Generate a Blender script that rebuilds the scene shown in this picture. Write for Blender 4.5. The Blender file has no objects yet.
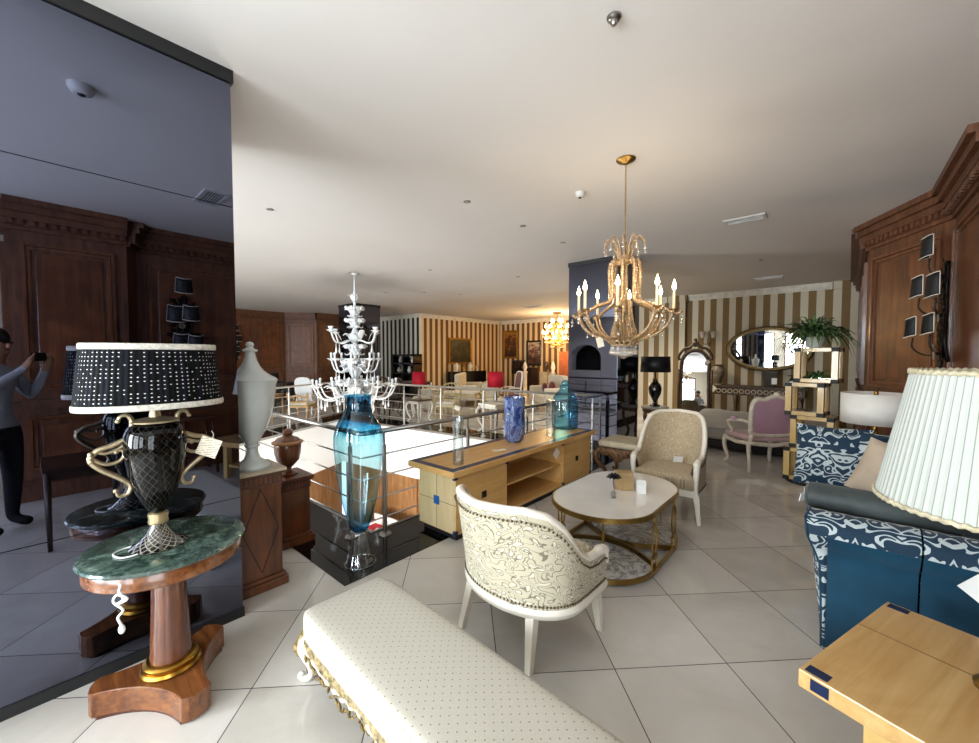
import bpy, math, random
from mathutils import Vector, Matrix
from mathutils.geometry import tessellate_polygon
C = bpy.context.scene.collection
random.seed(7)
PI = math.pi
sin, cos = math.sin, math.cos

# ------------------------------------------------------------------ camera numbers
F = 400.0; CX, CY = 489.5, 371.5; EYE = 1.55
YAW = math.radians(41.2); PITCH = math.atan(15.5 / F)
_c, _s = cos(YAW), sin(YAW); _cp, _sp = cos(PITCH), sin(PITCH)
def ray(px, py):
    a = (px - CX) / F; b = (CY - py) / F
    f = _cp + b * _sp; u = -_sp + b * _cp
    return (a * _c - f * _s, a * _s + f * _c, u)
def at(px, py, z=0.0):            # where a line of sight meets a level z
    r = ray(px, py); t = (z - EYE) / r[2]
    return (r[0] * t, r[1] * t)
def ony(px, py, y):               # ... a wall of constant y: (x, z)
    r = ray(px, py); t = y / r[1]
    return (r[0] * t, EYE + r[2] * t)
def onx(px, py, x):
    r = ray(px, py); t = x / r[0]
    return (r[1] * t, EYE + r[2] * t)

# ------------------------------------------------------------------ mesh builder
class MB:
    def __init__(s): s.v = []; s.f = []; s.uv = {}
    def add(s, vs, fs, M=None, uv=None):
        b = len(s.v)
        for i, p in enumerate(vs):
            p = Vector(p)
            s.v.append(M @ p if M is not None else p)
            if uv: s.uv[b + i] = uv[i]
        s.f += [tuple(b + i for i in f) for f in fs]
        return s
    def box(s, x0, x1, y0, y1, z0, z1, M=None):
        vs = [(x0,y0,z0),(x1,y0,z0),(x1,y1,z0),(x0,y1,z0),(x0,y0,z1),(x1,y0,z1),(x1,y1,z1),(x0,y1,z1)]
        return s.add(vs, [(0,3,2,1),(4,5,6,7),(0,1,5,4),(1,2,6,5),(2,3,7,6),(3,0,4,7)], M)
    def prism(s, poly, z0, z1, M=None):
        n = len(poly)
        vs = [(x,y,z0) for x,y in poly] + [(x,y,z1) for x,y in poly]
        fs = [tuple(reversed(range(n))), tuple(range(n, 2*n))]
        fs += [(i, (i+1)%n, n+(i+1)%n, n+i) for i in range(n)]
        return s.add(vs, fs, M)
    def lathe(s, prof, n=32, ex=1.0, ey=1.0, M=None, flute=None, cap=True):
        # prof: list of (r, z) from bottom to top
        vs = []; fs = []; uv = []
        for j, (r, z) in enumerate(prof):
            for i in range(n):
                a = 2*PI*i/n; k = r
                if flute: k = r * (1 + flute[1] * cos(flute[0]*a))
                vs.append((k*ex*cos(a), k*ey*sin(a), z)); uv.append((i/n, z))
        m = len(prof)
        for j in range(m-1):
            for i in range(n):
                fs.append((j*n+i, j*n+(i+1)%n, (j+1)*n+(i+1)%n, (j+1)*n+i))
        if cap:
            if prof[0][0] > 1e-5: fs.append(tuple(reversed(range(n))))
            if prof[-1][0] > 1e-5: fs.append(tuple(range((m-1)*n, m*n)))
        return s.add(vs, fs, M, uv)
    def tube(s, pts, r, n=8, closed=False, M=None):
        pts = [Vector(p) for p in pts]; m = len(pts)
        rs = r if isinstance(r, (list, tuple)) else [r]*m
        vs = []; nrm = None
        for i in range(m):
            if closed: t = pts[(i+1)%m] - pts[i-1]
            else: t = pts[min(i+1,m-1)] - pts[max(i-1,0)]
            if t.length < 1e-9: t = Vector((0,0,1))
            t.normalize()
            if nrm is None:
                nrm = t.orthogonal().normalized()
            else:
                nrm = nrm - t*nrm.dot(t)
                if nrm.length < 1e-6: nrm = t.orthogonal()
                nrm.normalize()
            b = t.cross(nrm)
            for k in range(n):
                a = 2*PI*k/n
                vs.append(pts[i] + (nrm*cos(a) + b*sin(a))*rs[i])
        fs = []
        for i in range(m if closed else m-1):
            j = (i+1) % m
            for k in range(n):
                fs.append((i*n+k, i*n+(k+1)%n, j*n+(k+1)%n, j*n+k))
        if not closed:
            fs.append(tuple(reversed(range(n)))); fs.append(tuple(range((m-1)*n, m*n)))
        return s.add(vs, fs, M)
    def ball(s, c, r, n=10, m=6, sx=1, sy=1, sz=1, M=None):
        prof = [(max(r*sin(PI*j/m), 1e-6), -r*cos(PI*j/m)) for j in range(m+1)]
        T = Matrix.Translation(Vector(c)) @ Matrix.Diagonal((sx, sy, sz, 1))
        return s.lathe(prof, n, M=(M @ T if M is not None else T), cap=False)
    def grid(s, fn, nu, nv, M=None, closeu=False, uvfn=None):
        # fn(u,v) in 0..1 -> point
        vs = []; uv = []
        for j in range(nv+1):
            for i in range(nu + (0 if closeu else 1)):
                u, v = i/nu, j/nv
                vs.append(fn(u, v)); uv.append(uvfn(u, v) if uvfn else (u, v))
        w = nu if closeu else nu+1
        fs = []
        for j in range(nv):
            for i in range(nu):
                i2 = (i+1) % w
                fs.append((j*w+i, j*w+i2, (j+1)*w+i2, (j+1)*w+i))
        return s.add(vs, fs, M, uv)
    def build(s, name, m, parent=None, smooth=False, bevel=0, sub=0, solid=0, seg=2):
        me = bpy.data.meshes.new(name)
        me.from_pydata([tuple(p) for p in s.v], [], s.f)
        if s.uv:
            ul = me.uv_layers.new(name='UVMap')
            for l in me.loops: ul.data[l.index].uv = s.uv.get(l.vertex_index, (0,0))
        me.update()
        if smooth:
            for p in me.polygons: p.use_smooth = True
            if smooth == 2:
                try: me.set_sharp_from_angle(angle=math.radians(38))
                except Exception: pass
        if m is not None: me.materials.append(m)
        o = bpy.data.objects.new(name, me); C.objects.link(o)
        if parent is not None: o.parent = parent
        if solid:
            k = o.modifiers.new('solid','SOLIDIFY'); k.thickness = solid; k.offset = 0
        if bevel:
            k = o.modifiers.new('bevel','BEVEL'); k.width = bevel; k.segments = seg; k.limit_method = 'ANGLE'; k.angle_limit = math.radians(40); k.harden_normals = False
        if sub:
            k = o.modifiers.new('sub','SUBSURF'); k.levels = sub; k.render_levels = sub
        return o

def spline(pts, k=6, closed=False):
    P = [Vector(p) for p in pts]; n = len(P); out = []
    rng = n if closed else n-1
    for i in range(rng):
        p1, p2 = P[i], P[(i+1)%n]
        p0 = P[i-1] if (closed or i > 0) else p1*2 - p2
        p3 = P[(i+2)%n] if (closed or i+2 < n) else p2*2 - p1
        for j in range(k):
            t = j/k
            out.append(0.5*((2*p1) + (p2-p0)*t + (2*p0-5*p1+4*p2-p3)*t*t + (3*p1-p0-3*p2+p3)*t**3))
    if not closed: out.append(P[-1].copy())
    return out
def lerp(a, b, t): return a + (b-a)*t
def interp(tab, x):
    if x <= tab[0][0]: return tab[0][1]
    for (x0,y0),(x1,y1) in zip(tab, tab[1:]):
        if x <= x1:
            t = (x-x0)/(x1-x0); return y0+(y1-y0)*t
    return tab[-1][1]
def rz(a): return Matrix.Rotation(a, 4, 'Z')
def tr(x, y, z): return Matrix.Translation((x, y, z))
def roundrect(x0, x1, y0, y1, r, k=6):
    out = []
    for cx, cy, a0 in ((x1-r,y1-r,0),(x0+r,y1-r,PI/2),(x0+r,y0+r,PI),(x1-r,y0+r,1.5*PI)):
        for i in range(k+1):
            a = a0 + PI/2*i/k; out.append((cx+r*cos(a), cy+r*sin(a)))
    return out

def thing(name, label, cat, loc=(0,0,0), rot=0.0, group=None):
    o = bpy.data.objects.new(name, None); C.objects.link(o)
    o.empty_display_size = 0.1
    o.location = loc; o.rotation_euler = (0,0,rot)
    o['label'] = label; o['category'] = cat
    if group: o['group'] = group
    return o
def tag(o, label, cat, group=None, kind=None):
    o['label'] = label; o['category'] = cat
    if group: o['group'] = group
    if kind: o['kind'] = kind
    return o
def struct(o): o['kind'] = 'structure'; return o
def dup(root, loc=None, rot=None, label=None):
    r = root.copy(); C.objects.link(r)
    if loc is not None: r.location = loc
    if rot is not None: r.rotation_euler = (0,0,rot)
    if label: r['label'] = label
    for ch in list(root.children):
        c = ch.copy(); C.objects.link(c); c.parent = r
        for g in list(ch.children):
            d = g.copy(); C.objects.link(d); d.parent = c
    return r

# ------------------------------------------------------------------ materials
def lin(h):
    h = h.lstrip('#'); out = []
    for i in (0,2,4):
        c = int(h[i:i+2],16)/255
        out.append(c/12.92 if c <= .04045 else ((c+.055)/1.055)**2.4)
    return tuple(out) + (1.0,)
class NT:
    def __init__(s, name):
        s.m = bpy.data.materials.new(name); s.m.use_nodes = True
        s.t = s.m.node_tree; s.t.nodes.clear()
        s.out = s.t.nodes.new('ShaderNodeOutputMaterial')
    def n(s, typ, **kw):
        nd = s.t.nodes.new('ShaderNode'+typ)
        for k, v in kw.items():
            if k in nd.inputs.keys() if hasattr(nd.inputs,'keys') else False:
                s.set(nd.inputs[k], v)
            else: setattr(nd, k, v)
        return nd
    def set(s, sock, v):
        if isinstance(v, bpy.types.NodeSocket): s.t.links.new(v, sock)
        else: sock.default_value = v
    def math(s, op, a, b=None, c=None):
        nd = s.t.nodes.new('ShaderNodeMath'); nd.operation = op
        s.set(nd.inputs[0], a)
        if b is not None: s.set(nd.inputs[1], b)
        if c is not None: s.set(nd.inputs[2], c)
        return nd.outputs[0]
    def mix(s, f, a, b):
        nd = s.t.nodes.new('ShaderNodeMix'); nd.data_type = 'RGBA'
        s.set(nd.inputs[0], f); s.set(nd.inputs[6], a); s.set(nd.inputs[7], b)
        return nd.outputs[2]
    def ramp(s, f, stops):
        nd = s.t.nodes.new('ShaderNodeValToRGB'); e = nd.color_ramp.elements
        while len(e) > 1: e.remove(e[-1])
        e[0].position = stops[0][0]; e[0].color = stops[0][1]
        for p, c in stops[1:]:
            k = e.new(p); k.color = c
        s.set(nd.inputs[0], f); return nd.outputs[0]
    def coord(s, which='Object'):
        return s.t.nodes.new('ShaderNodeTexCoord').outputs[which]
    def mapping(s, v, scale=(1,1,1), rot=(0,0,0), loc=(0,0,0)):
        nd = s.t.nodes.new('ShaderNodeMapping')
        s.set(nd.inputs['Vector'], v); nd.inputs['Scale'].default_value = scale
        nd.inputs['Rotation'].default_value = rot; nd.inputs['Location'].default_value = loc
        return nd.outputs[0]
    def noise(s, v, scale, detail=3, rough=.55, dist=0):
        nd = s.t.nodes.new('ShaderNodeTexNoise'); s.set(nd.inputs['Vector'], v)
        nd.inputs['Scale'].default_value = scale; nd.inputs['Detail'].default_value = detail
        nd.inputs['Roughness'].default_value = rough; nd.inputs['Distortion'].default_value = dist
        return nd.outputs[0]
    def sep(s, v):
        nd = s.t.nodes.new('ShaderNodeSeparateXYZ'); s.set(nd.inputs[0], v); return nd.outputs
    def comb(s, x, y, z):
        nd = s.t.nodes.new('ShaderNodeCombineXYZ')
        for i, a in enumerate((x,y,z)): s.set(nd.inputs[i], a)
        return nd.outputs[0]
    def bump(s, h, strength=.3, dist=.01):
        nd = s.t.nodes.new('ShaderNodeBump'); s.set(nd.inputs['Height'], h)
        nd.inputs['Strength'].default_value = strength; nd.inputs['Distance'].default_value = dist
        return nd.outputs[0]
    def pbr(s, col, rough=.5, metal=0, spec=.5, normal=None, coat=0, sheen=0, emit=None, estr=0):
        b = s.t.nodes.new('ShaderNodeBsdfPrincipled')
        s.set(b.inputs['Base Color'], col); s.set(b.inputs['Roughness'], rough); s.set(b.inputs['Metallic'], metal)
        b.inputs['Specular IOR Level'].default_value = spec
        if normal is not None: s.set(b.inputs['Normal'], normal)
        if coat: b.inputs['Coat Weight'].default_value = coat; b.inputs['Coat Roughness'].default_value = .08
        if sheen: b.inputs['Sheen Weight'].default_value = sheen
        if emit is not None: s.set(b.inputs['Emission Color'], emit); b.inputs['Emission Strength'].default_value = estr
        s.t.links.new(b.outputs[0], s.out.inputs[0]); return s.m
MATS = {}
def plain(name, h, rough=.5, metal=0, spec=.5, var=.12, vscale=9, bump=0, coat=0, sheen=0):
    if name in MATS: return MATS[name]
    t = NT(name); c = lin(h)
    nz = t.noise(t.coord(), vscale, 4)
    d = tuple(x*(1-var*2) for x in c[:3]) + (1,); l = tuple(min(1,x*(1+var)) for x in c[:3]) + (1,)
    col = t.ramp(nz, [(.3,d),(.7,l)])
    nrm = t.bump(t.noise(t.coord(), vscale*14, 2), bump, .004) if bump else None
    MATS[name] = t.pbr(col, rough, metal, spec, nrm, coat, sheen); return MATS[name]
def wood(name, dark, light, axis='z', scale=1.0, rough=.32, coat=.25, figure=.5):
    if name in MATS: return MATS[name]
    t = NT(name); a = 14*scale; l = 1.1*scale
    sc = {'x':(l,a,a),'y':(a,l,a),'z':(a,a,l)}[axis]
    v = t.mapping(t.coord(), sc)
    g = t.noise(v, 1.6, 6, .62, .7)
    g2 = t.noise(t.coord(), 2.2*scale, 3, .6, 1.5)
    f = t.math('ADD', t.math('MULTIPLY', g, 1-figure*.5), t.math('MULTIPLY', g2, figure*.5))
    mid = tuple((x+y)/2 for x, y in zip(lin(dark), lin(light)))
    col = t.ramp(f, [(.32,lin(dark)),(.52,mid),(.7,lin(light))])
    MATS[name] = t.pbr(col, rough, 0, .5, t.bump(g, .08, .003), coat); return MATS[name]
def emis(name, h, strength):
    t = NT(name); e = t.n('Emission'); e.inputs[0].default_value = lin(h); e.inputs[1].default_value = strength
    t.t.links.new(e.outputs[0], t.out.inputs[0]); return t.m
def glass(name, col, rim=.06, edge=None, rough=.02):
    # thin blown glass: what lies behind shows through tinted, the edges and highlights mirror
    t = NT(name)
    lw = t.t.nodes.new('ShaderNodeLayerWeight'); lw.inputs[0].default_value = .35
    tb = t.t.nodes.new('ShaderNodeBsdfTransparent')
    c = col if isinstance(col, bpy.types.NodeSocket) else col
    if callable(col): c = col(t)
    ed = edge if edge else (.35,.35,.35,1)
    nd = t.mix(lw.outputs['Facing'], c, ed) if not callable(col) else t.mix(t.math('POWER', lw.outputs['Facing'], 2.0), c, ed)
    t.set(tb.inputs[0], nd)
    gl = t.t.nodes.new('ShaderNodeBsdfGlossy'); gl.inputs['Roughness'].default_value = rough
    gl.inputs[0].default_value = (.95,.97,1,1)
    mx = t.t.nodes.new('ShaderNodeMixShader')
    fr = t.math('ADD', t.math('MULTIPLY', t.math('POWER', lw.outputs['Facing'], 3.0), .55), rim)
    t.set(mx.inputs[0], fr)
    t.t.links.new(tb.outputs[0], mx.inputs[1]); t.t.links.new(gl.outputs[0], mx.inputs[2])
    t.t.links.new(mx.outputs[0], t.out.inputs[0]); return t.m

WOOD = wood('dark_panel_wood', '331d12', '845336', 'z', 1.0, .5, .05)
WOODX = wood('dark_mahogany', '2a1008', '5e2c16', 'x', 1.2, .3, .3)
REDWOOD = wood('polished_mahogany', '3c1d10', '74432a', 'z', 1.3, .22, .5)
REDWOODX = wood('striped_mahogany', '4a2612', '91592f', 'x', 1.5, .25, .4)
BURL = wood('burr_walnut', '3a1d0d', '7c4524', 'z', 1.0, .3, .35, .9)
MAPLE = wood('maple_veneer', 'c79450', 'dfb778', 'y', .6, .3, .12, .5)
MAPLE_LIT = wood('daylit_maple', 'd3ba85', 'ead8ae', 'z', .6, .3, .15, .5)  # sideboard end: window daylight put into the maple colour
MAPLEZ = wood('pale_maple', 'c7a058', 'dfc284', 'z', .6, .3, .3, .5)
BLACK = plain('black_lacquer', '0b0b0d', .12, 0, .6, .1, 6, 0, .5)
BLACKMAT = plain('black_matt', '0d0d0f', .6)
NAVY = plain('navy_inlay', '1b2a4c', .3, 0, .5, .12)
BLUEIN = plain('bright_blue_inlay', '1d62a8', .3)
STEEL = plain('brushed_steel', '9a9691', .28, 1, .5, .06)
BRASS = plain('aged_brass', 'a98a4e', .32, 1, .5, .12)
GOLD = plain('gilt_gold', 'b8893a', .3, 1, .5, .18, 18)
GILT = plain('worn_gilding', '8f7748', .5, .4, .5, .4, 30, .35)
CREAMW = plain('cream_painted_wood', 'e6dfd0', .35, 0, .5, .05, 12)
WHITEP = plain('white_porcelain', 'ccd2cf', .22, 0, .5, .04, 6)
WHITE = plain('matt_white', 'e9e9e6', .7, 0, .3, .03, 4)
PAPER = plain('paper_tag', 'e8e0cc', .7, 0, .2, .04)
SILVER = plain('champagne_metal', 'b9a98a', .35, .85, .5, .15, 20)
GRANITE = plain('black_granite', '0c0c0e', .05, 0, .3, .4, 40)
DARKF = plain('dark_fabric', '221a18', .8, 0, .3, .2)
REDF = plain('red_fabric', 'b3122a', .7, 0, .3, .12)
WINE = plain('wine_red_velvet', '5c1118', .7, 0, .3, .2, 9, 0, 0, .3)
CLEAR = glass('clear_glass', (.95,.97,.97,1), .12, (.6,.63,.63,1))
# ================================================================== SETTING
CEIL = 3.165
VOID = [(-3.05,1.92),(-3.05,5.75),(-9.2,5.02),(-8.5,3.6),(-7.66,1.92)]
def offset_poly(P, d):
    n = len(P); out = []
    cx = sum(p[0] for p in P)/n; cy = sum(p[1] for p in P)/n
    L = []
    for i in range(n):
        a, b = Vector(P[i]), Vector(P[(i+1)%n]); t = (b-a).normalized(); nn = Vector((t.y,-t.x))
        if nn.dot(a-Vector((cx,cy))) < 0: nn = -nn
        L.append((a+nn*d, t))
    for i in range(n):
        a, t = L[i-1]; b, u = L[i]
        den = t.x*u.y - t.y*u.x; w = b-a
        k = (w.x*u.y - w.y*u.x)/den
        out.append(tuple(a+t*k))
    return out
def holed(outer, inner, z0, z1):
    # a slab with a hole through it
    mb = MB()
    vs = [Vector((x,y,0)) for x,y in outer] + [Vector((x,y,0)) for x,y in inner]
    tris = tessellate_polygon([[Vector((x,y,0)) for x,y in outer],[Vector((x,y,0)) for x,y in inner]])
    n = len(vs); fs = []
    def up(t):
        a,b,c = (vs[i] for i in t); return t if (b-a).cross(c-a).z > 0 else tuple(reversed(t))
    tris = [up(tuple(t)) for t in tris]
    V = [(v.x,v.y,z1) for v in vs] + [(v.x,v.y,z0) for v in vs]
    fs += tris + [tuple(n+i for i in reversed(t)) for t in tris]
    for base, m in ((0,len(outer)),(len(outer),len(inner))):
        for i in range(m):
            a, b = base+i, base+(i+1)%m
            fs.append((a,b,n+b,n+a))
    mb.add(V, fs); return mb

# --- glossy floor tiles laid at 45 degrees
t = NT('floor_tiles')
x, y, z = t.sep(t.coord())
u = t.math('MULTIPLY', t.math('ADD', x, y), .70711); v = t.math('MULTIPLY', t.math('SUBTRACT', y, x), .70711)
PITCHT = .578
fu = t.math('DIVIDE', t.math('SUBTRACT', u, .747-PITCHT*40), PITCHT); fv = t.math('DIVIDE', t.math('SUBTRACT', v, 1.878-PITCHT*40), PITCHT)
du = t.math('PINGPONG', fu, .5); dv = t.math('PINGPONG', fv, .5)
d = t.math('MINIMUM', du, dv)
grout = t.math('LESS_THAN', d, .0042)
cell = t.comb(t.math('FLOOR', fu), t.math('FLOOR', fv), 0.0)
wn = t.t.nodes.new('ShaderNodeTexWhiteNoise'); t.set(wn.inputs['Vector'], cell)
vein = t.noise(t.coord(), 2.3, 5, .6, .8)
base = t.ramp(t.math('ADD', t.math('MULTIPLY', vein, .7), t.math('MULTIPLY', wn.outputs[0], .3)), [(.25,lin('b9b3aa')),(.75,lin('d2cec7'))])
col = t.mix(grout, base, lin('3a3734'))
rgh = t.math('ADD', t.math('MULTIPLY', grout, .5), .055)
FLOOR_T = t.pbr(col, rgh, 0, .5, t.bump(t.math('SUBTRACT', 1.0, grout), .3, .002))

# --- painted ceiling
CEILM = plain('ceiling_paint', 'd8d4d0', .8, 0, .2, .015, .7)
FASC = plain('white_fascia_paint', 'eef0ef', .6, 0, .3, .01, 1)
# --- striped wallpaper: along x and along y
def stripes(name, axis, period, a, b, off=0):
    t = NT(name); x, y, z = t.sep(t.coord())
    c = x if axis == 'x' else y
    f = t.math('FRACT', t.math('ADD', t.math('DIVIDE', c, period), 50.0+off))
    k = t.math('GREATER_THAN', f, .5)
    return t.pbr(t.mix(k, lin(a), lin(b)), .55, 0, .3)
STRX = stripes('striped_wallpaper_east', 'x', .285, '80653a', 'cfc4ab')
STRDX = stripes('striped_wallpaper_dark', 'x', .285, '2f2c20', 'd9d6c8')
STRY = stripes('striped_wallpaper_side', 'y', .285, '6e4a22', 'dcc49a')
STRX2 = stripes('striped_wallpaper_far', 'x', .285, '6e4a22', 'dcc49a')
GREYW = plain('grey_wall_paint', 'cdcac8', .8, 0, .2, .03, 2)

FX0, FX1, FY0, FY1 = -16.3, 1.75, -4.2, 15.0
OUT = [(FX0,FY0),(FX1,FY0),(FX1,FY1),(FX0,FY1)]
struct(holed(OUT, offset_poly(VOID,.205), -.35, 0.0).build('floor', FLOOR_T))
struct(MB().box(FX0,FX1,FY0,FY1,CEIL,CEIL+.25).build('ceiling', CEILM))
RING = offset_poly(VOID, .58)
struct(holed(RING, VOID, 0.0, .006).build('trim_1', GRANITE))
LIP = offset_poly(VOID, .02)
struct(holed(LIP, offset_poly(VOID,-.012), -.03, .012).build('trim_2', STEEL))

# --- the stairwell: white fascia, wood below it, a lower floor
names = ['near_right','far','far_left','left','near']
for i in range(5):
    a, b = Vector(VOID[i]), Vector(VOID[(i+1)%5])
    tt_ = (b-a).normalized(); L = (b-a).length
    M = Matrix.Translation((a.x,a.y,0)) @ Matrix.Rotation(math.atan2(tt_.y,tt_.x),4,'Z')
    cxy = Vector((-6.2,3.6)); loc = M.inverted() @ Vector((cxy.x,cxy.y,0)); sg = -1 if loc.y > 0 else 1
    mb = MB(); lo, hi = sorted((0.0, sg*.2)); mb.box(-.0, L, lo, hi, -1.06, -.001, M)
    struct(mb.build('wall_stairwell_'+names[i], FASC))
    mb = MB(); lo, hi = sorted((sg*.35, sg*.5)); mb.box(-.4, L+.4, lo, hi, -3.7, -.9, M)
    for k in range(int(L/1.0)+1):
        lo, hi = sorted((sg*.31, sg*.36)); mb.box(k*1.0, k*1.0+.08, lo, hi, -3.7, -.9, M)
    struct(mb.build('wall_lower_'+names[i], wood('lit_lower_wood','74502f','b98e62','z',1.0,.3,.3)))
struct(MB().box(-10.4,-2.2,1.0,6.6,-3.85,-3.7).build('floor_lower', GRANITE))

# --- outer walls
def wall(name, x0, x1, y0, y1, m, z0=0.0, z1=CEIL):
    return struct(MB().box(x0,x1,y0,y1,z0,z1).build(name, m))
wall('wall_north_east', -6.2, .3, 11.65, 11.8, STRX)
wall('wall_north_return', -6.2, -6.05, 11.8, 14.75, STRY)
wall('wall_north_far', -12.15, -6.05, 14.58, 14.75, STRX2)
wall('wall_north_side', -12.25, -12.1, 9.9, 14.6, STRY)
wall('wall_north_west', -16.1, -12.1, 9.75, 9.9, STRDX)
wall('wall_west', -16.25, -16.1, -4.1, 9.9, plain('cream_wall', 'cfc6b4', .7, 0, .2, .03, 2))
# back wall (behind the camera) with windows and an arched niche
wins = [(-15.2,-13.0),(-6.6,-4.9),(-4.4,-2.75),(-2.3,-.75),(-.35,1.05)]
mb = MB(); xs = -16.2
for a, b in wins[:1]:
    mb.box(xs, a, -4.15, -4.0, 0, CEIL); mb.box(a, b, -4.15, -4.0, 0, .45); mb.box(a, b, -4.15, -4.0, 2.85, CEIL); xs = b
mb.box(xs, -9.6, -4.15, -4.0, 0, CEIL)
xs = -6.9
for a, b in wins[1:]:
    mb.box(xs, a, -4.15, -4.0, 0, CEIL); mb.box(a, b, -4.15, -4.0, 0, .45); mb.box(a, b, -4.15, -4.0, 2.85, CEIL); xs = b
mb.box(xs, 1.7, -4.15, -4.0, 0, CEIL)
struct(mb.build('wall_south', plain('warm_wall', 'c9c2b4', .75, 0, .2, .03, 2)))
# grey wall with arch
arch = [(-9.6,0),(-9.1,0)] + [(-8.35+.75*cos(a), 1.45+.6*sin(a)) for a in [PI - PI*i/14 for i in range(15)]] + [(-7.6,0),(-6.9,0),(-6.9,CEIL),(-9.6,CEIL)]
Mx = Matrix(((1,0,0,0),(0,0,-1,0),(0,1,0,0),(0,0,0,1)))
struct(MB().prism(arch, 3.4, 4.0, Mx).build('wall_south_arch', GREYW))
struct(MB().box(-9.7,-6.8,-4.3,-4.05,0,CEIL).build('wall_south_niche', plain('dark_niche','17171a',.7)))
struct(MB().box(-9.1,-7.6,-4.0,-3.35,0,.92).build('trim_9', GREYW))
# windows: frame and pane
def window(n, M, w, z0, z1):
    fr = MB(); t_ = .06
    fr.box(0,t_,-.05,.05,z0,z1,M); fr.box(w-t_,w,-.05,.05,z0,z1,M); fr.box(t_,w-t_,-.05,.05,z0,z0+t_,M); fr.box(t_,w-t_,-.05,.05,z1-t_,z1,M)
    fr.box(w/2-.03,w/2+.03,-.04,.04,z0+t_,z1-t_,M); fr.box(t_,w/2-.03,-.03,.03,2.2,2.25,M); fr.box(w/2+.03,w-t_,-.03,.03,2.2,2.25,M)
    f = struct(fr.build('window_%d' % n, WOOD))
    pg = MB(); pg.box(t_,w-t_,-.004,.004,z0+t_,z1-t_,M)
    pg.build('window_pane', PANE, f)
PANE = glass('window_glass', (.97,.98,.98,1), .02, (.85,.88,.88,1), .0)
for i, (a, b) in enumerate(wins):
    window(i+1, tr(a,-4.07,0), b-a, .45, 2.85)
# east wall with the window beside the photographer
mb = MB(); mb.box(1.6,1.75,-4.1,-2.5,0,CEIL); mb.box(1.6,1.75,-2.5,-.6,0,.3); mb.box(1.6,1.75,-2.5,-.6,2.9,CEIL); mb.box(1.6,1.75,-.6,11.7,0,CEIL)
struct(mb.build('wall_east', plain('east_wall_paint', 'b9ae9c', .7, 0, .2, .03, 2)))
window(6, tr(1.67,-2.5,0) @ rz(PI/2), 1.9, .3, 2.9)

# crown moulding along the striped walls
def crown(n, x0, x1, y0, y1, nx, ny):
    mb = MB()
    for k, (h0, h1, d) in enumerate(((3.02,3.07,.03),(3.07,3.13,.06),(3.13,3.2,.1))):
        if ny: mb.box(x0, x1, y0+min(0,ny*d), y0+max(0,ny*d), h0, h1)
        else: mb.box(x0+min(0,nx*d), x0+max(0,nx*d), y0, y1, h0, h1)
    struct(mb.build('trim_%d' % n, plain('moulding_white', 'ddd6c6', .5)))
crown(3, -6.2, .15, 11.65, 0, 0, -1); crown(4, -12.0, -6.2, 14.58, 0, 0, -1)
crown(5, -12.1, 0, 9.75, 14.5, 1, 0); crown(6, -16.0, -12.1, 9.75, 0, 0, -1)
# flat pilasters on the north east wall
for n, x0 in ((7,-3.55),(8,-.12)):
    mb = MB(); mb.box(x0, x0+.42, 11.5, 11.65, 0, 3.0); mb.box(x0-.04, x0+.46, 11.46, 11.65, 3.0, 3.2)
    struct(mb.build('trim_%d' % n, STRX))

# --- carved wood panelling built in runs
def panel_run(name, pts, cornice=True, top=CEIL):
    for i, (p, q) in enumerate(zip(pts, pts[1:])):
        a, b = Vector(p), Vector(q); L = (b-a).length; tt_ = (b-a)/L
        M = Matrix.Translation((a.x,a.y,0)) @ Matrix.Rotation(math.atan2(tt_.y,tt_.x),4,'Z')   # local +y = room side
        mb = MB(); mb.box(0, L, -.1, 0, 0, top, M)
        root = struct(mb.build(name if i == 0 else name, WOOD))
        m = MB()
        m.box(0, L, 0, .05, 0, .17, M); m.box(0, L, 0, .035, .17, .22, M)       # plinth
        m.box(0, L, 0, .03, .98, 1.05, M); m.box(0, L, 0, .045, 1.05, 1.08, M)    # dado
        m.build('plinth', WOOD, root)
        if L > .35:
            k = max(1, round(L/1.05)); w = L/k
            for j in range(k):
                for (z0, z1) in ((.32,.9),(1.18,top-.42)):
                    x0, x1 = j*w+.11, (j+1)*w-.11
                    fr = MB()
                    for dd, hh, ww in ((0,.035,.03),(.035,.018,.03)):
                        X0, X1, Z0, Z1 = x0+dd, x1-dd, z0+dd, z1-dd
                        fr.box(X0, X0+ww, 0, hh, Z0, Z1, M); fr.box(X1-ww, X1, 0, hh, Z0, Z1, M)
                        fr.box(X0+ww, X1-ww, 0, hh, Z0, Z0+ww, M); fr.box(X0+ww, X1-ww, 0, hh, Z1-ww, Z1, M)
                    fr.build('panel_moulding', wood('moulding_wood','402213','925a36','z',1.0,.3,.4), root)
                    MB().box(x0+.1, x1-.1, 0, .012, z0+.1, z1-.1, M).build('raised_panel', wood('figured_panel','3b1e10','8e5431','z',.8,.35,.3,.9), root, bevel=.008)
        c = MB()
        for h0, h1, d in ((top-.3,top-.26,.03),(top-.2,top-.13,.09),(top-.13,top-.06,.13),(top-.06,top,.17)):
            c.box(-.0, L, 0, d, h0, h1, M)
        c.box(0, L, 0, .05, top-.26, top-.2, M)
        c.build('cornice', WOOD, root)
        dt = MB(); nD = int(L/.075)
        for j in range(nD): dt.box((j+.2)*L/nD, (j+.75)*L/nD, .05, .08, top-.255, top-.2, M)
        dt.build('dentil_moulding', WOOD, root)
panel_run('wall_panel_east', [(.3,11.6),(.24,6.95),(.8,5.85),(.8,4.35),(1.18,3.9),(1.18,2.35),(1.46,2.2),(1.46,.9),(1.2,.78),(1.2,-.16),(1.59,-.16)][::-1])
panel_run('wall_panel_west', [(-14.9,9.7),(-14.9,7.1),(-15.75,6.3),(-15.75,3.2),(-15.2,2.6),(-15.2,-.5)])

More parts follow.
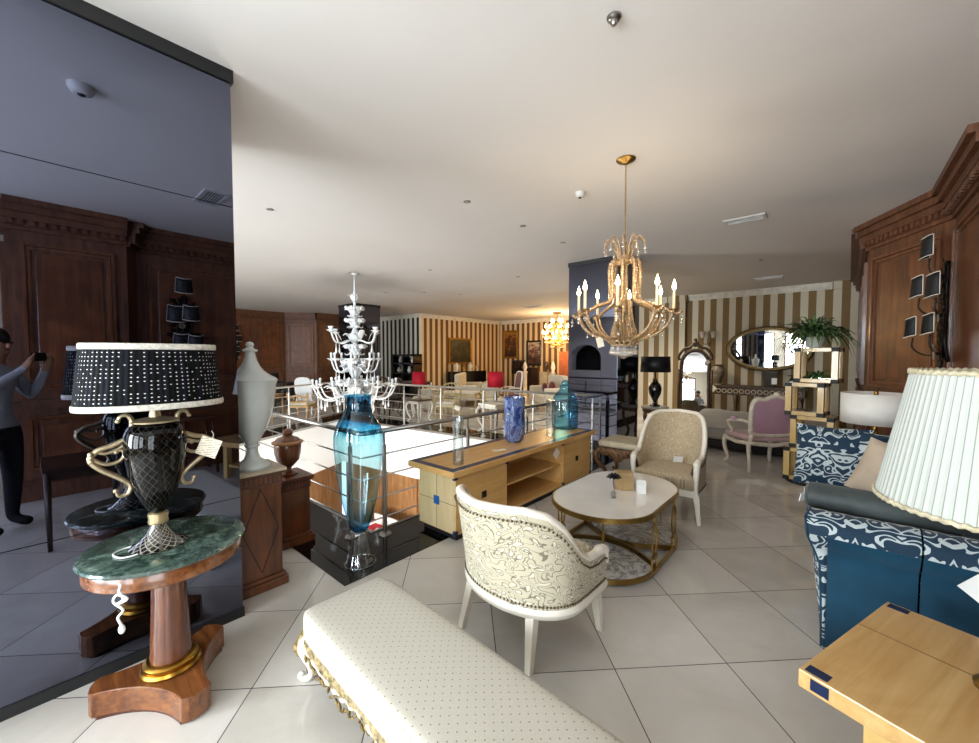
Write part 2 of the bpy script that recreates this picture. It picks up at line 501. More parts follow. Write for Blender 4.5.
# --- mirrored columns
def mirror_mat(name, c, r=.012):
    t = NT(name); return t.pbr(c, r, 1.0, .5)
DMIR = mirror_mat('dark_mirror', (.125,.134,.185,1))
def column(name, x0, x1, y0, y1):
    r = struct(MB().box(x0+.012,x1-.012,y0+.012,y1-.012,0,CEIL).build(name, BLACK))
    k = 0
    for (z0, z1) in ((.055,.718),(.722,2.398),(2.402,3.095)):
        MB().box(x1-.012,x1,y0+.001,y1-.001,z0,z1).build('mirror_panel', DMIR, r)
        MB().box(x0,x0+.012,y0+.001,y1-.001,z0,z1).build('mirror_panel', DMIR, r)
        MB().box(x0+.013,x1-.013,y0,y0+.012,z0,z1).build('mirror_panel', DMIR, r)
        MB().box(x0+.013,x1-.013,y1-.012,y1,z0,z1).build('mirror_panel', DMIR, r)
    m = MB(); m.box(x0-.012,x1+.012,y0-.012,y1+.012,3.095,CEIL); m.build('top_trim', BLACKMAT, r)
    m = MB(); m.box(x0-.006,x1+.006,y0-.006,y1+.006,0,.055); m.build('base_trim', BLACKMAT, r)
    return r
MX = -2.64
column('wall_column_near', MX-1.0, MX, -.62, .785)
column('wall_column_middle', -3.60, -2.70, 6.22, 7.1)
column('wall_column_far', -12.1, -11.15, 6.5, 7.4)

# --- ceiling fittings
VENTM = plain('vent_white', 'c9c9c6', .5); 
def vent(loc, w, d, label):
    r = thing('ceiling_vent', label, 'vent', (loc[0],loc[1],CEIL), 0, 'ceiling air vents')
    f = MB(); t_ = .03
    f.box(-w/2,w/2,-d/2,-d/2+t_,-.015,0); f.box(-w/2,w/2,d/2-t_,d/2,-.015,0); f.box(-w/2,-w/2+t_,-d/2+t_,d/2-t_,-.015,0); f.box(w/2-t_,w/2,-d/2+t_,d/2-t_,-.015,0)
    f.build('frame', VENTM, r)
    MB().box(-w/2+t_,w/2-t_,-d/2+t_,d/2-t_,-.004,-.001).build('duct_opening', BLACKMAT, r)
    sl = MB()
    for i in range(7):
        yy = -d/2+t_+(i+.5)*(d-2*t_)/7
        sl.box(-w/2+t_,w/2-t_,-.008,.008,-.0015,.0015, tr(0,yy,-.010) @ Matrix.Rotation(.3,4,'X'))
    sl.build('louvre_slats', VENTM, r)
vent((-.885,5.585),.42,.2,'white louvred ceiling vent beyond the lit crystal chandelier, near the wood panelling')
vent((-1.144,10.065),.5,.24,'white louvred ceiling vent far back, close to the striped wall')
vent((-.42,1.25),.45,.22,'white louvred ceiling vent reflected in the upper part of the dark mirror')
vent(at(533,305,3.2),.6,.3,'dark louvred ceiling vent in the far area beside the gold cluster chandelier')
r = thing('smoke_detector','chrome dome detector on the ceiling near the top edge of the view','detector',at(614,17,CEIL)+(CEIL,)); r.scale = (.55,.55,.7)
MB().lathe([(.0,-.028),(.045,-.025),(.06,-.012),(.062,0)],28).build('base', STEEL, r, 2)
MB().lathe([(.001,-.06),(.02,-.055),(.03,-.04),(.032,-.025)],20).build('sensor', STEEL, r, 2)
r = thing('smoke_detector','white round smoke detector seen reflected in the dark mirror','detector',(-1.82,.24,CEIL))
MB().lathe([(.001,-.05),(.035,-.05),(.05,-.04),(.06,-.02),(.062,0)],28).build('base', VENTM, r, 2)
MB().lathe([(.001,-.058),(.016,-.056),(.02,-.05)],20).build('sensor', BLACKMAT, r, 2)
r = thing('smoke_detector','small white detector on the ceiling beside the crystal chandelier canopy','detector',at(580,189,3.2)+(CEIL,))
MB().lathe([(.001,-.05),(.03,-.048),(.045,-.03),(.05,0)],24).build('base', VENTM, r, 2)
MB().lathe([(.001,-.058),(.012,-.056),(.016,-.048)],16).build('sensor', BLACKMAT, r, 2)
for p in ((467,198),(270,206),(523,223),(563,240),(518,275),(460,293),(424,291),(386,291),(430,268),(761,258)):
    x, y = at(p[0],p[1],3.2)
    r = thing('ceiling_spotlight','small recessed round ceiling spotlight, switched off','spotlight',(x,y,CEIL),0,'small recessed ceiling spotlights')
    MB().lathe([(.022,-.005),(.034,-.007),(.038,0)],24,cap=False).build('bezel', STEEL, r, 2)
    MB().lathe([(.0005,-.002),(.023,-.003)],20,cap=False).build('lens', plain('frosted_lens','b5b3b0',.3), r)
# ================================================================== NEAR FURNITURE
# --- round pedestal table with green marble top
t = NT('green_marble')
n1 = t.noise(t.coord(), 6, 8, .7, 1.6); n2 = t.noise(t.coord(), 17, 5, .7, 2.5)
GREENM = t.pbr(t.ramp(t.math('ADD', t.math('MULTIPLY',n1,.65), t.math('MULTIPLY',n2,.35)), [(.36,lin('16211d')),(.47,lin('34463f')),(.56,lin('5a6f64')),(.68,lin('9aa89e'))]), .14, 0, .6, None, .4)
TB = (-2.30,.385)
r = thing('pedestal_table','round mahogany pedestal table with green marble top standing against the dark mirror','table',TB+(0,))
MB().lathe([(.001,.682),(.285,.682),(.298,.686),(.303,.694),(.298,.702),(.285,.706),(.001,.706)],64).build('marble_top', GREENM, r, 2)
MB().lathe([(.2,.625),(.28,.62),(.285,.625),(.285,.675),(.28,.682),(.001,.6815)],64,cap=False).build('apron', REDWOODX, r, 2)
MB().lathe([(.079,.125),(.077,.2),(.064,.5),(.06,.61),(.02,.64)],40).build('column', REDWOOD, r, 2)
MB().lathe([(.08,.118),(.108,.120),(.114,.13),(.108,.142),(.099,.144),(.103,.150),(.104,.159),(.096,.168),(.085,.172),(.075,.17)],40).build('gilt_ring', GOLD, r, 2)
def tripod(r0, k=3, w=.055):
    out = []
    for i in range(k):
        a = math.radians(8) + 2*PI*i/k
        ca, sa = cos(a), sin(a)
        def P(x, y): return (x*ca - y*sa, x*sa + y*ca)
        for j in range(5):   # rounded lobe end
            b = -PI/2*.8 + PI*.8*j/4
            out.append(P(r0-.03+.03*cos(b), (w-.0)*sin(b)/sin(PI/2*.8)))
        a2 = a + 2*PI/k
        p0 = P(r0-.045, w); p1 = (cos(a2)*(r0-.045)+sin(a2)*w, sin(a2)*(r0-.045)-cos(a2)*w)
        mid = (cos(a+PI/k)*r0*.30, sin(a+PI/k)*r0*.30)
        for j in range(0, 13):
            s_ = j/12
            out.append(tuple((1-s_)**2*p0[q]+2*s_*(1-s_)*mid[q]+s_*s_*p1[q] for q in (0,1)))
    return out
MB().prism(tripod(.285), .012, .118).build('tripod_base', REDWOODX, r, False, .004)
MB().prism(tripod(.268), .0, .014).build('base_foot', WOODX, r)

# --- black table lamp on it
t = NT('dotted_pleated_silk')
uvn = t.coord('UV'); ux, uy, _ = t.sep(uvn)
cu = t.math('MULTIPLY', ux, 72.0); cv = t.math('MULTIPLY', uy, 15.0)
wn = t.t.nodes.new('ShaderNodeTexWhiteNoise'); t.set(wn.inputs['Vector'], t.comb(t.math('FLOOR',cu), t.math('FLOOR',cv), 0.0))
fx = t.math('ABSOLUTE', t.math('SUBTRACT', t.math('FRACT',cu), .5)); fy = t.math('ABSOLUTE', t.math('SUBTRACT', t.math('FRACT',cv), .5))
dd = t.math('ADD', t.math('POWER', t.math('MULTIPLY',fx,1.0), 2.0), t.math('POWER', t.math('MULTIPLY',fy,1.35), 2.0))
dot = t.math('MULTIPLY', t.math('LESS_THAN', dd, .026), t.math('GREATER_THAN', wn.outputs[0], .28))
strp = t.math('LESS_THAN', t.math('FRACT', t.math('MULTIPLY', ux, 24.0)), .35)
bc = t.mix(strp, lin('020304'), lin('0a0d15'))
DOTSILK = t.pbr(t.mix(dot, bc, lin('d9d9dc')), .7, 0, .12)
BRAID = plain('white_braid', 'd8d4c8', .7, 0, .3, .15, 60, .6)
LAMPB = (-2.275,.35)
r = thing('table_lamp','black glass table lamp with oval dotted black pleated shade and gilt scroll handles','lamp',LAMPB+(.707,))
# lattice glass
t = NT('black_lattice_glass'); ux, uy, _ = t.sep(t.coord('UV'))
A = t.math('MULTIPLY', ux, 20.0); B = t.math('MULTIPLY', uy, 26.0)
l1 = t.math('ABSOLUTE', t.math('SUBTRACT', t.math('FRACT', t.math('ADD',A,B)), .5)); l2 = t.math('ABSOLUTE', t.math('SUBTRACT', t.math('FRACT', t.math('SUBTRACT',A,B)), .5))
ln = t.math('LESS_THAN', t.math('MINIMUM', l1, l2), .03)
BLGLASS = t.pbr(t.mix(ln, lin('020203'), lin('37322a')), .05, 0, .25)
t = NT('lattice_foot_glass'); ux, uy, _ = t.sep(t.coord('UV'))
A = t.math('MULTIPLY', ux, 16.0); B = t.math('MULTIPLY', uy, 60.0)
l1 = t.math('ABSOLUTE', t.math('SUBTRACT', t.math('FRACT', t.math('ADD',A,B)), .5)); l2 = t.math('ABSOLUTE', t.math('SUBTRACT', t.math('FRACT', t.math('SUBTRACT',A,B)), .5))
ln = t.math('LESS_THAN', t.math('MINIMUM', l1, l2), .09)
FTGLASS = t.pbr(t.mix(ln, lin('08080a'), lin('8a8578')), .12, 0, .7, None, .8)
MB().lathe([(.002,.0),(.098,.0),(.104,.006),(.085,.016),(.06,.035),(.042,.06),(.03,.085),(.024,.1)],40).build('foot', FTGLASS, r, 2)
MB().lathe([(.022,.098),(.034,.1),(.037,.108),(.034,.12),(.037,.135),(.036,.145),(.026,.152)],28).build('gilt_collar', plain('pale_gilt','b9a67f',.35,.8,.5,.15,20), r, 2)
MB().lathe([(.026,.15),(.045,.18),(.075,.25),(.097,.33),(.109,.41),(.112,.46),(.107,.505),(.092,.54),(.07,.553),(.01,.555)],48).build('body', BLGLASS, r, 2)
MB().lathe([(.01,.553),(.085,.553),(.088,.56),(.06,.568),(.022,.575),(.018,.60),(.016,.60),(.014,.66),(.001,.66)],32).build('cap', SILVER, r, 2)
hp = [(-.10,.553),(-.125,.575),(-.105,.605),(-.07,.58),(-.075,.52),(-.13,.485),(-.20,.47),(-.215,.43),(-.18,.385),(-.12,.34),(-.095,.29),(-.11,.255),(-.14,.262)]
hp = [(-.122,.568),(-.112,.588),(-.092,.590),(-.078,.568),(-.080,.525),(-.098,.492),(-.140,.470),(-.185,.455),(-.208,.422),(-.180,.378),(-.118,.325),(-.088,.288),(-.098,.255),(-.125,.252),(-.135,.275)]
for sgn in (1,-1):
    pts = spline([(0, sgn*-d_, z_) for d_, z_ in hp], 6); n_ = len(pts)
    rr = [.005+.0065*sin(PI*i/(n_-1))**.6 for i in range(n_)]
    mb = MB(); mb.tube(pts, rr, 8); mb.ball(pts[0], .009); mb.ball(pts[-1], .010)
    for q_ in ([(.205,.425),(.165,.395),(.125,.398),(.105,.420),(.112,.445),(.130,.440)], [(.190,.452),(.160,.440),(.118,.455),(.10,.475)]):
        c2 = spline([(0,sgn*a_,b_) for a_, b_ in q_], 6); mb.tube(c2, [.0085-.003*i/(len(c2)-1) for i in range(len(c2))], 8); mb.ball(c2[-1], .009)
    for q_ in (.415,.43,.445): mb.ball((.010*(1 if q_ != .43 else -1), sgn*.207, q_), .010)
    mb.build('scroll_handle', SILVER, r, 1)
sh = MB(); NU = 288
def shade(u, v):
    a = 2*PI*u; k = 1+.008*cos(a*72)
    s_ = lerp(1.0, .90, v)
    return (.165*s_*k*cos(a), .255*s_*k*sin(a), .632+.25*v)
sh.grid(shade, NU, 6, closeu=False)
root_sh = sh.build('lamp_shade', DOTSILK, r, 1)
for zz, s_, nm in ((.632,1.0,'braid_trim'),(.882,.90,'braid_trim')):
    b = MB(); 
    b.grid(lambda u,v,zz=zz,s_=s_: ((.167*s_+.003*cos(2*PI*v))*cos(2*PI*u), (.257*s_+.003*cos(2*PI*v))*sin(2*PI*u), zz+.013*sin(2*PI*v)+ .002*sin(2*PI*u*120)), 240, 8, closeu=True)
    b.build(nm, BRAID, root_sh, 1)
MB().tube(spline([(-.03,-.05,.01),(-.05,-.11,.004),(-.01,-.15,.006),(.05,-.13,.004),(.06,-.08,.005),(.03,-.05,.01)],6), .0035, 6).build('cord', WHITE, r, 1)
kn = MB(); cpts = [(a_+.092,b_+.11,c_+.025) for a_,b_,c_ in [(.16,-.27,-.07),(.17,-.26,-.10),(.15,-.28,-.12),(.18,-.25,-.10),(.16,-.275,-.08),(.145,-.285,-.11),(.17,-.262,-.14),(.155,-.275,-.17),(.165,-.267,-.20)]]
kn.tube(spline([(.245,-.155,-.02),(.25,-.158,-.035)]+cpts, 6), .0045, 6); kn.ball((.257,-.157,-.19), .011, sz=1.6); kn.build('knotted_plug_cord', WHITE, r, 1)
# paper tag with printed lines
t = NT('printed_tag'); a_, b_, c_ = t.sep(t.coord('Object'))
lnn = t.math('MULTIPLY', t.math('LESS_THAN', t.math('FRACT', t.math('MULTIPLY', c_, 90.0)), .25), t.math('GREATER_THAN', t.noise(t.coord(), 120, 1), .45))
PRINTED = t.pbr(t.mix(lnn, lin('e6dcc6'), lin('8a8172')), .75)
def price_tag(label, loc, rot, w=.06, h=.08, tilt=0.0, m=None, roll=0.0):
    o = thing('price_tag', label, 'price tag', loc, rot, 'price tags on the furniture')
    MB().box(-w/2,w/2,-.0015,.0015,-h,0, Matrix.Rotation(roll,4,'Y') @ Matrix.Rotation(tilt,4,'X')).build('card', m or PRINTED, o)
    MB().tube([(0,0,-.004),(.004,0,.02),(-.003,0,.035)], .0012, 5).build('string', WHITE, o)
    return o
price_tag('cream printed price tag hanging from the scroll handle of the black table lamp', (-2.20,.545,1.165), math.radians(60), .085, .09, .1, None, .4)

# --- walnut pedestal, white urn; lower walnut pedestal, wooden urn
def pedestal(name, label, x0, x1, y0, y1, h, diamond=True):
    r = thing(name, label, 'pedestal', ((x0+x1)/2,(y0+y1)/2,0)); a, b = (x1-x0)/2, (y1-y0)/2
    m = MB(); m.box(-a,a,-b,b,0,.06); m.box(-a+.012,a-.012,-b+.012,b-.012,.06,.085); m.build('plinth', BURL, r, False, .006)
    MB().box(-a+.028,a-.028,-b+.028,b-.028,.085,h-.1).build('shaft', BURL, r, False, .004)
    m = MB(); m.box(-a+.022,a-.022,-b+.022,b-.022,h-.1,h-.035); m.box(-a+.005,a-.005,-b+.005,b-.005,h-.035,h-.02); m.build('frieze', WOODX, r, False, .003)
    MB().box(-a,a,-b,b,h-.02,h).build('top', plain('pale_stone_top','b9ab94',.35) if diamond else BURL, r, False, .004)
    dn = MB(); n_ = 9
    for i in range(n_): 
        yy = -b+.03+(i+.5)*(2*b-.06)/n_; dn.box(a-.022,a-.016,yy-.008,yy+.008,h-.085,h-.05)
    dn.build('fluted_moulding', BURL, r)
    if diamond:
        zc = (h)/2
        dm = MB()
        for p, q in (((b-.05,zc),(0,zc+.28)),((0,zc+.28),(-b+.05,zc)),((-b+.05,zc),(0,zc-.28)),((0,zc-.28),(b-.05,zc))):
            dm.tube([(a-.028,p[0],p[1]),(a-.028,q[0],q[1])], .0035, 4)
        dm.build('inlay_line', BLACKMAT, r)
    return r
pedestal('display_pedestal','tall walnut pedestal beside the mirrored column, carrying the white covered urn',-3.13,-2.80,.80,1.115,.80)
pedestal('display_pedestal','low walnut pedestal at the granite edge, carrying the carved wooden urn',-3.62,-3.29,1.24,1.53,.56,False)
UX, UY = -2.955,.955
r = thing('covered_urn','tall pale grey porcelain urn with pointed lid on the tall walnut pedestal','urn',(UX,UY,.801))
MB().lathe([(.001,0),(.108,0),(.112,.012),(.105,.025),(.085,.035),(.05,.06),(.036,.10),(.034,.135),(.045,.145),(.045,.155),(.036,.162),(.05,.185),(.085,.25),(.115,.33),(.136,.42),(.146,.51),(.15,.56),(.156,.57),(.156,.582),(.14,.585)],48).build('body', WHITEP, r, 2)
MB().lathe([(.158,.578),(.162,.59),(.15,.602),(.115,.622),(.082,.648),(.058,.680),(.042,.715),(.032,.755),(.029,.775),(.044,.780),(.046,.790),(.028,.797),(.018,.808),(.026,.822),(.02,.838),(.001,.845)],48).build('lid', WHITEP, r, 2)
r = thing('covered_urn','small carved brown wooden urn with lid on the low pedestal','urn',(-3.455,1.385,.561))
MB().lathe([(.001,0),(.075,0),(.078,.012),(.05,.022),(.03,.035),(.028,.06),(.05,.08),(.085,.12),(.1,.18),(.104,.24),(.098,.26)],36,flute=(14,.02)).build('body', BURL, r, 2)
MB().lathe([(.1,.255),(.118,.262),(.12,.275),(.1,.285)],36).build('gilt_rim', plain('rim_wood','9a6a3c',.35), r, 2)
MB().lathe([(.1,.283),(.08,.305),(.045,.318),(.035,.33),(.045,.35),(.03,.372),(.001,.385)],32).build('lid', BURL, r, 2)
r = thing('porcelain_bird','small pink and cream porcelain ornament behind the white urn','ornament',(-3.075,.865,.801))
MB().lathe([(.001,0),(.03,0),(.032,.02),(.02,.03),(.032,.06),(.036,.10),(.02,.13),(.001,.135)],20).build('body', CREAMW, r, 1)
MB().ball((.0,.0,.155),.035,12,8,sx=.8,sy=.8,sz=1.6).build('pink_crest', plain('pink_glaze','d9567a',.3), r, 1)

# --- tall blue glass floor vase
def bluecol(t):
    x, y, z = t.sep(t.coord())
    st = t.noise(t.mapping(t.coord(), (26,26,1.2)), 1.0, 2)
    zz = t.math('ADD', z, t.math('MULTIPLY', t.math('SUBTRACT', st, .5), .18))
    return t.ramp(zz, [(.20,(.06,.25,.55,1)),(.30,(.25,.58,.76,1)),(.45,(.72,.9,.95,1)),(.70,(.76,.95,.98,1)),(.95,(.60,.9,.96,1)),(1.06,(.2,.58,.75,1)),(1.22,(.06,.38,.58,1))])
FOOTG = glass('clear_foot_glass', (.95,.97,.97,1), .17, (.8,.82,.82,1))
BLUEG = glass('blue_vase_glass', bluecol, .07, (.08,.30,.42,1))
r = thing('floor_vase','tall blue glass baluster vase on a clear flared foot, standing on the black granite','vase',(-2.668,1.575,.006))
MB().lathe([(.112,0),(.115,.006),(.10,.03),(.08,.10),(.066,.17),(.058,.22),(.056,.24),(.03,.245)],80,flute=(10,.018),cap=False).build('clear_foot', FOOTG, r, 1)
ft = MB(); ft.tube([(.113*cos(2*PI*i/48),.113*sin(2*PI*i/48),.004) for i in range(48)], .004, 6, True); ft.build('foot_rim', FOOTG, r, 1); ft = MB(); ft.tube([(.06*cos(2*PI*i/40),.06*sin(2*PI*i/40),.236) for i in range(40)], .005, 6, True); ft.build('collar_ring', FOOTG, r, 1)
MB().lathe([(.001,.245),(.05,.247),(.064,.26),(.085,.32),(.112,.42),(.138,.54),(.158,.68),(.171,.82),(.176,.90),(.174,.965),(.162,1.02),(.14,1.07),(.112,1.115),(.094,1.16),(.09,1.20),(.093,1.24),(.099,1.255)],64,cap=False).build('body', BLUEG, r, 1)

# --- sideboard
SX, SY = -2.60, 3.45
r = thing('sideboard','long maple sideboard with blue inlaid border standing along the stairwell railing','sideboard',(SX,SY,0))
x0, x1, y0, y1 = -.23, .245, -1.18, 1.18      # carcass
MB().box(x0+.03,x1-.03,y0+.03,y1-.03,.0,.06).build('plinth', BLACKMAT, r)
b = MB(); b.box(x0,x1,y0,y0+.03,.06,.555); b.box(x0,x1,y1-.03,y1,.06,.555); b.box(x0,x0+.02,y0+.03,y1-.03,.06,.555); b.box(x0+.02,x1,y0+.03,y1-.03,.06,.085)
b.box(x0+.02,x1-.02,-.52,-.50,.085,.555); b.box(x0+.02,x1-.02,.52,.54,.085,.555); b.box(x0+.02,x1-.02,-.50,.52,.535,.555)
b.build('body', MAPLE, r)
MB().box(x0+.02,x1-.03,-.50,.52,.30,.315).build('shelf', MAPLE, r)
for (a, c) in ((y0+.031,-.835),(-.832,-.505),(.525,.835),(.838,y1-.031)):
    d = MB().box(x1-.018,x1,a,c,.09,.55).build('door', MAPLEZ if False else MAPLE, r, False, .003)
mb = MB()
for y_, z_ in ((-.8335,.32),(.8365,.32)):
    mb = MB().box(x1-.001,x1+.004,y_-.03,y_+.03,z_-.03,z_+.03); mb.build('door_pull', BLACK, r)
top = MB().box(-.29,.30,-1.26,1.22,.565,.615).build('top', MAPLE, r, False, .004)
bd = MB(); z_ = .6155
bd.box(-.28,.285,-1.25,-1.18,.6145,z_); bd.box(-.28,.285,1.14,1.21,.6145,z_); bd.box(-.28,-.21,-1.18,1.14,.6145,z_); bd.box(.215,.285,-1.18,1.14,.6145,z_)
bd.build('blue_inlay_border', NAVY, r)['label'] = 'dark blue inlay band round the top'
MB().box(x0+.004,x1-.004,y0-.0012,y0+.001,.064,.551).build('end_panel', MAPLE_LIT, r)['label'] = 'maple end panel, paler with painted daylight'
sq = MB().box(-.03,.04,y0-.003,y0+.001,.27,.345).build('blue_square_inlay', BLUEIN, r)
ln_ = MB(); ln_.box(.003,.007,y0-.002,y0,.345,.55); ln_.box(.003,.007,y0-.002,y0,.065,.27); ln_.box(x0,-.03,y0-.002,y0,.305,.309); ln_.box(.04,x1,y0-.002,y0,.305,.309)
ln_.build('inlay_line', plain('line_brown','6d5630',.5), r)
for (xx, yy) in ((x1,y0),(x1,y1),(x1,-.51),(x1,.53)):
    for zz in (.075,.545):
        MB().box(xx-.022,xx+.004,yy-.02,yy+.02,zz-.02,zz+.02).build('corner_block', NAVY, r)
for yy in (-1.1,1.08): MB().box(.15,.2,yy,yy+.05,0,.06).build('foot', BLACKMAT, r)

TOPZ = .616
r = thing('glass_vase','clear glass cylinder vase at the near end of the sideboard top','vase',(-2.46,2.40,TOPZ))
MB().lathe([(.001,.004),(.042,.004),(.045,.0),(.048,.02),(.045,.30),(.052,.41),(.048,.41),(.041,.30),(.041,.03),(.001,.025)],32,cap=False).build('body', CLEAR, r, 2)
def murano(t):
    n1 = t.noise(t.mapping(t.coord(),(9,9,5)), 1.0, 4, .6, 1.5)
    return t.ramp(n1, [(.34,lin('0a1238')),(.45,lin('28448a')),(.52,lin('7d93c0')),(.58,lin('2a3f86')),(.68,lin('b7bcc6'))])
t = NT('blue_speckled_glass')
MUR = t.pbr(murano(t), .06, 0, .7, None, 1.0)
r = thing('glass_vase','squat cobalt blue speckled glass vase in the middle of the sideboard top','vase',(-2.66,3.45,TOPZ))
MB().lathe([(k_*a_,k_*1.28*b_) for k_,a_,b_ in [(1.32,)+p_ for p_ in [(.001,0),(.055,0),(.075,.015),(.088,.06),(.09,.12),(.085,.20),(.088,.27),(.092,.285),(.086,.288),(.08,.26),(.078,.12),(.06,.03),(.001,.025)]]],40,cap=False).build('body', MUR, r, 2)
BOTG = glass('cyan_bottle_glass', (.40,.76,.92,1), .07, (.03,.25,.42,1))
r = thing('glass_bottle','large turquoise glass bottle with rounded shoulders at the far end of the sideboard','bottle',(-2.665,4.53,TOPZ))
MB().lathe([(.001,.004),(.15,.004),(.165,.02),(.168,.22),(.165,.35),(.145,.41),(.10,.47),(.07,.50),(.063,.53),(.071,.55),(.075,.56)],48,cap=False).build('body', BOTG, r, 1)
MB().ball((0,0,.585),.05,18,10,sz=.8).build('stopper', BOTG, r, 1)
r = thing('glass_vase','slim clear glass cylinder vase just before the turquoise bottle','vase',(-2.53,3.98,TOPZ))
MB().lathe([(.001,.004),(.05,.004),(.055,.0),(.055,.42),(.05,.42),(.05,.02),(.001,.015)],32,cap=False).build('body', CLEAR, r, 2)
o = MB().box(-.07,.07,-.03,.03,0,.003).build('paper_slip', PAPER); o.location = (-2.52,3.02,TOPZ+.001); o.rotation_euler = (0,0,1.2); tag(o,'white paper slip lying on the sideboard before the cobalt vase','paper')
price_tag('white diamond shaped price tag stuck on the front of the maple sideboard', (SX+x1+.008,SY+.40,.50), PI/2, .10, .10, 0, PAPER, PI/4)
price_tag('small white price tag hanging over the near glass vase on the sideboard', (-2.46,2.40,TOPZ+.50), .6, .05, .035, 0, PAPER, .5)

# --- stair railing
STEELF = plain('pale_polished_steel', 'd9d5ce', .38, .85, .5, .05)
def railing(label, pts, posts, floor_z=.006, h=.91, STEEL=STEEL):
    r = thing('railing', label, 'railing', (pts[0][0],pts[0][1],0))
    o = Vector((pts[0][0],pts[0][1],0))
    P = [Vector((p[0],p[1],0))-o for p in pts]
    MB().tube([p+Vector((0,0,h)) for p in P], .022, 12).build('handrail', STEEL, r, 1)
    for k in range(4): MB().tube([p+Vector((0,0,.16+.183*k)) for p in P], .0075, 8).build('bar', STEEL, r, 1)
    for q in posts:
        m = MB(); x_, y_ = q[0]-o.x, q[1]-o.y
        m.tube([(x_,y_,floor_z),(x_,y_,h-.12)], .019, 10); m.tube([(x_,y_,h-.12),(x_,y_,h-.02)], .009, 8)
        m.lathe([(.001,0),(.055,0),(.055,.008),(.03,.02),(.02,.022)], 20, M=tr(x_,y_,floor_z))
        m.build('post', STEEL, r, 2)
    return r
railing('steel railing of the stairwell, near sides meeting in a corner behind the blue floor vase', [(-7.35,1.75),(-2.93,1.75),(-2.93,6.16)],
        [(-3.10,1.75),(-4.35,1.75),(-5.6,1.75),(-6.85,1.75),(-2.93,1.97),(-2.93,3.0),(-2.93,4.05),(-2.93,5.1),(-2.93,6.1)])
farp = [(-2.98,5.93),(-9.42,5.17),(-8.62,3.5),(-7.8,1.75)]
railing('pale steel railing along the far sides of the stairwell', farp,
        [(lerp(-2.98,-9.42,k/6), lerp(5.93,5.17,k/6)) for k in range(0,7)] + [(-9.0,4.3),(-8.62,3.5),(-8.2,2.6)], STEEL=STEELF)
# ================================================================== SEATING GROUP
def scroll_fabric(name, base, line, pale, k=1.0, thresh=.06, rough=.75):
    t = NT(name); uv = t.coord('UV')
    w = t.mapping(uv, (k,k,1))
    dn = t.t.nodes.new('ShaderNodeTexNoise'); t.set(dn.inputs['Vector'], w); dn.inputs['Scale'].default_value = 9; dn.inputs['Detail'].default_value = 0
    off = t.t.nodes.new('ShaderNodeVectorMath'); off.operation = 'SCALE'; t.set(off.inputs[0], dn.outputs[1]); off.inputs[3].default_value = .16
    ad = t.t.nodes.new('ShaderNodeVectorMath'); t.set(ad.inputs[0], w); t.set(ad.inputs[1], off.outputs[0])
    n1 = t.noise(ad.outputs[0], 7.0, 0)
    f = t.math('ABSOLUTE', t.math('SUBTRACT', t.math('FRACT', t.math('MULTIPLY', n1, 7.5)), .5))
    lines = t.math('LESS_THAN', f, thresh)
    v1 = t.t.nodes.new('ShaderNodeTexVoronoi'); t.set(v1.inputs['Vector'], ad.outputs[0]); v1.inputs['Scale'].default_value = 13
    fl = t.math('LESS_THAN', v1.outputs['Distance'], .34)
    rim = t.math('MULTIPLY', t.math('GREATER_THAN', v1.outputs['Distance'], .33), t.math('LESS_THAN', v1.outputs['Distance'], .40))
    col = t.mix(fl, lin(base), lin(pale))
    col = t.mix(t.math('MULTIPLY', t.math('MAXIMUM', lines, rim), .85), col, lin(line))
    h = t.math('SUBTRACT', t.math('MULTIPLY', fl, .6), t.math('MAXIMUM', lines, rim))
    return t.pbr(col, rough, 0, .3, t.bump(h, .35, .004), 0, .1)
FAB1 = scroll_fabric('cream_scroll_brocade', 'bdb49c', '6b6352', 'd0c9b4', 1.8, .08)
FAB2 = scroll_fabric('golden_beige_brocade', 'bba98b', '8f7b5b', 'd5c9b1', 4.2, .10)
NAIL = plain('antique_nailheads', '6a5a40', .3, .9)
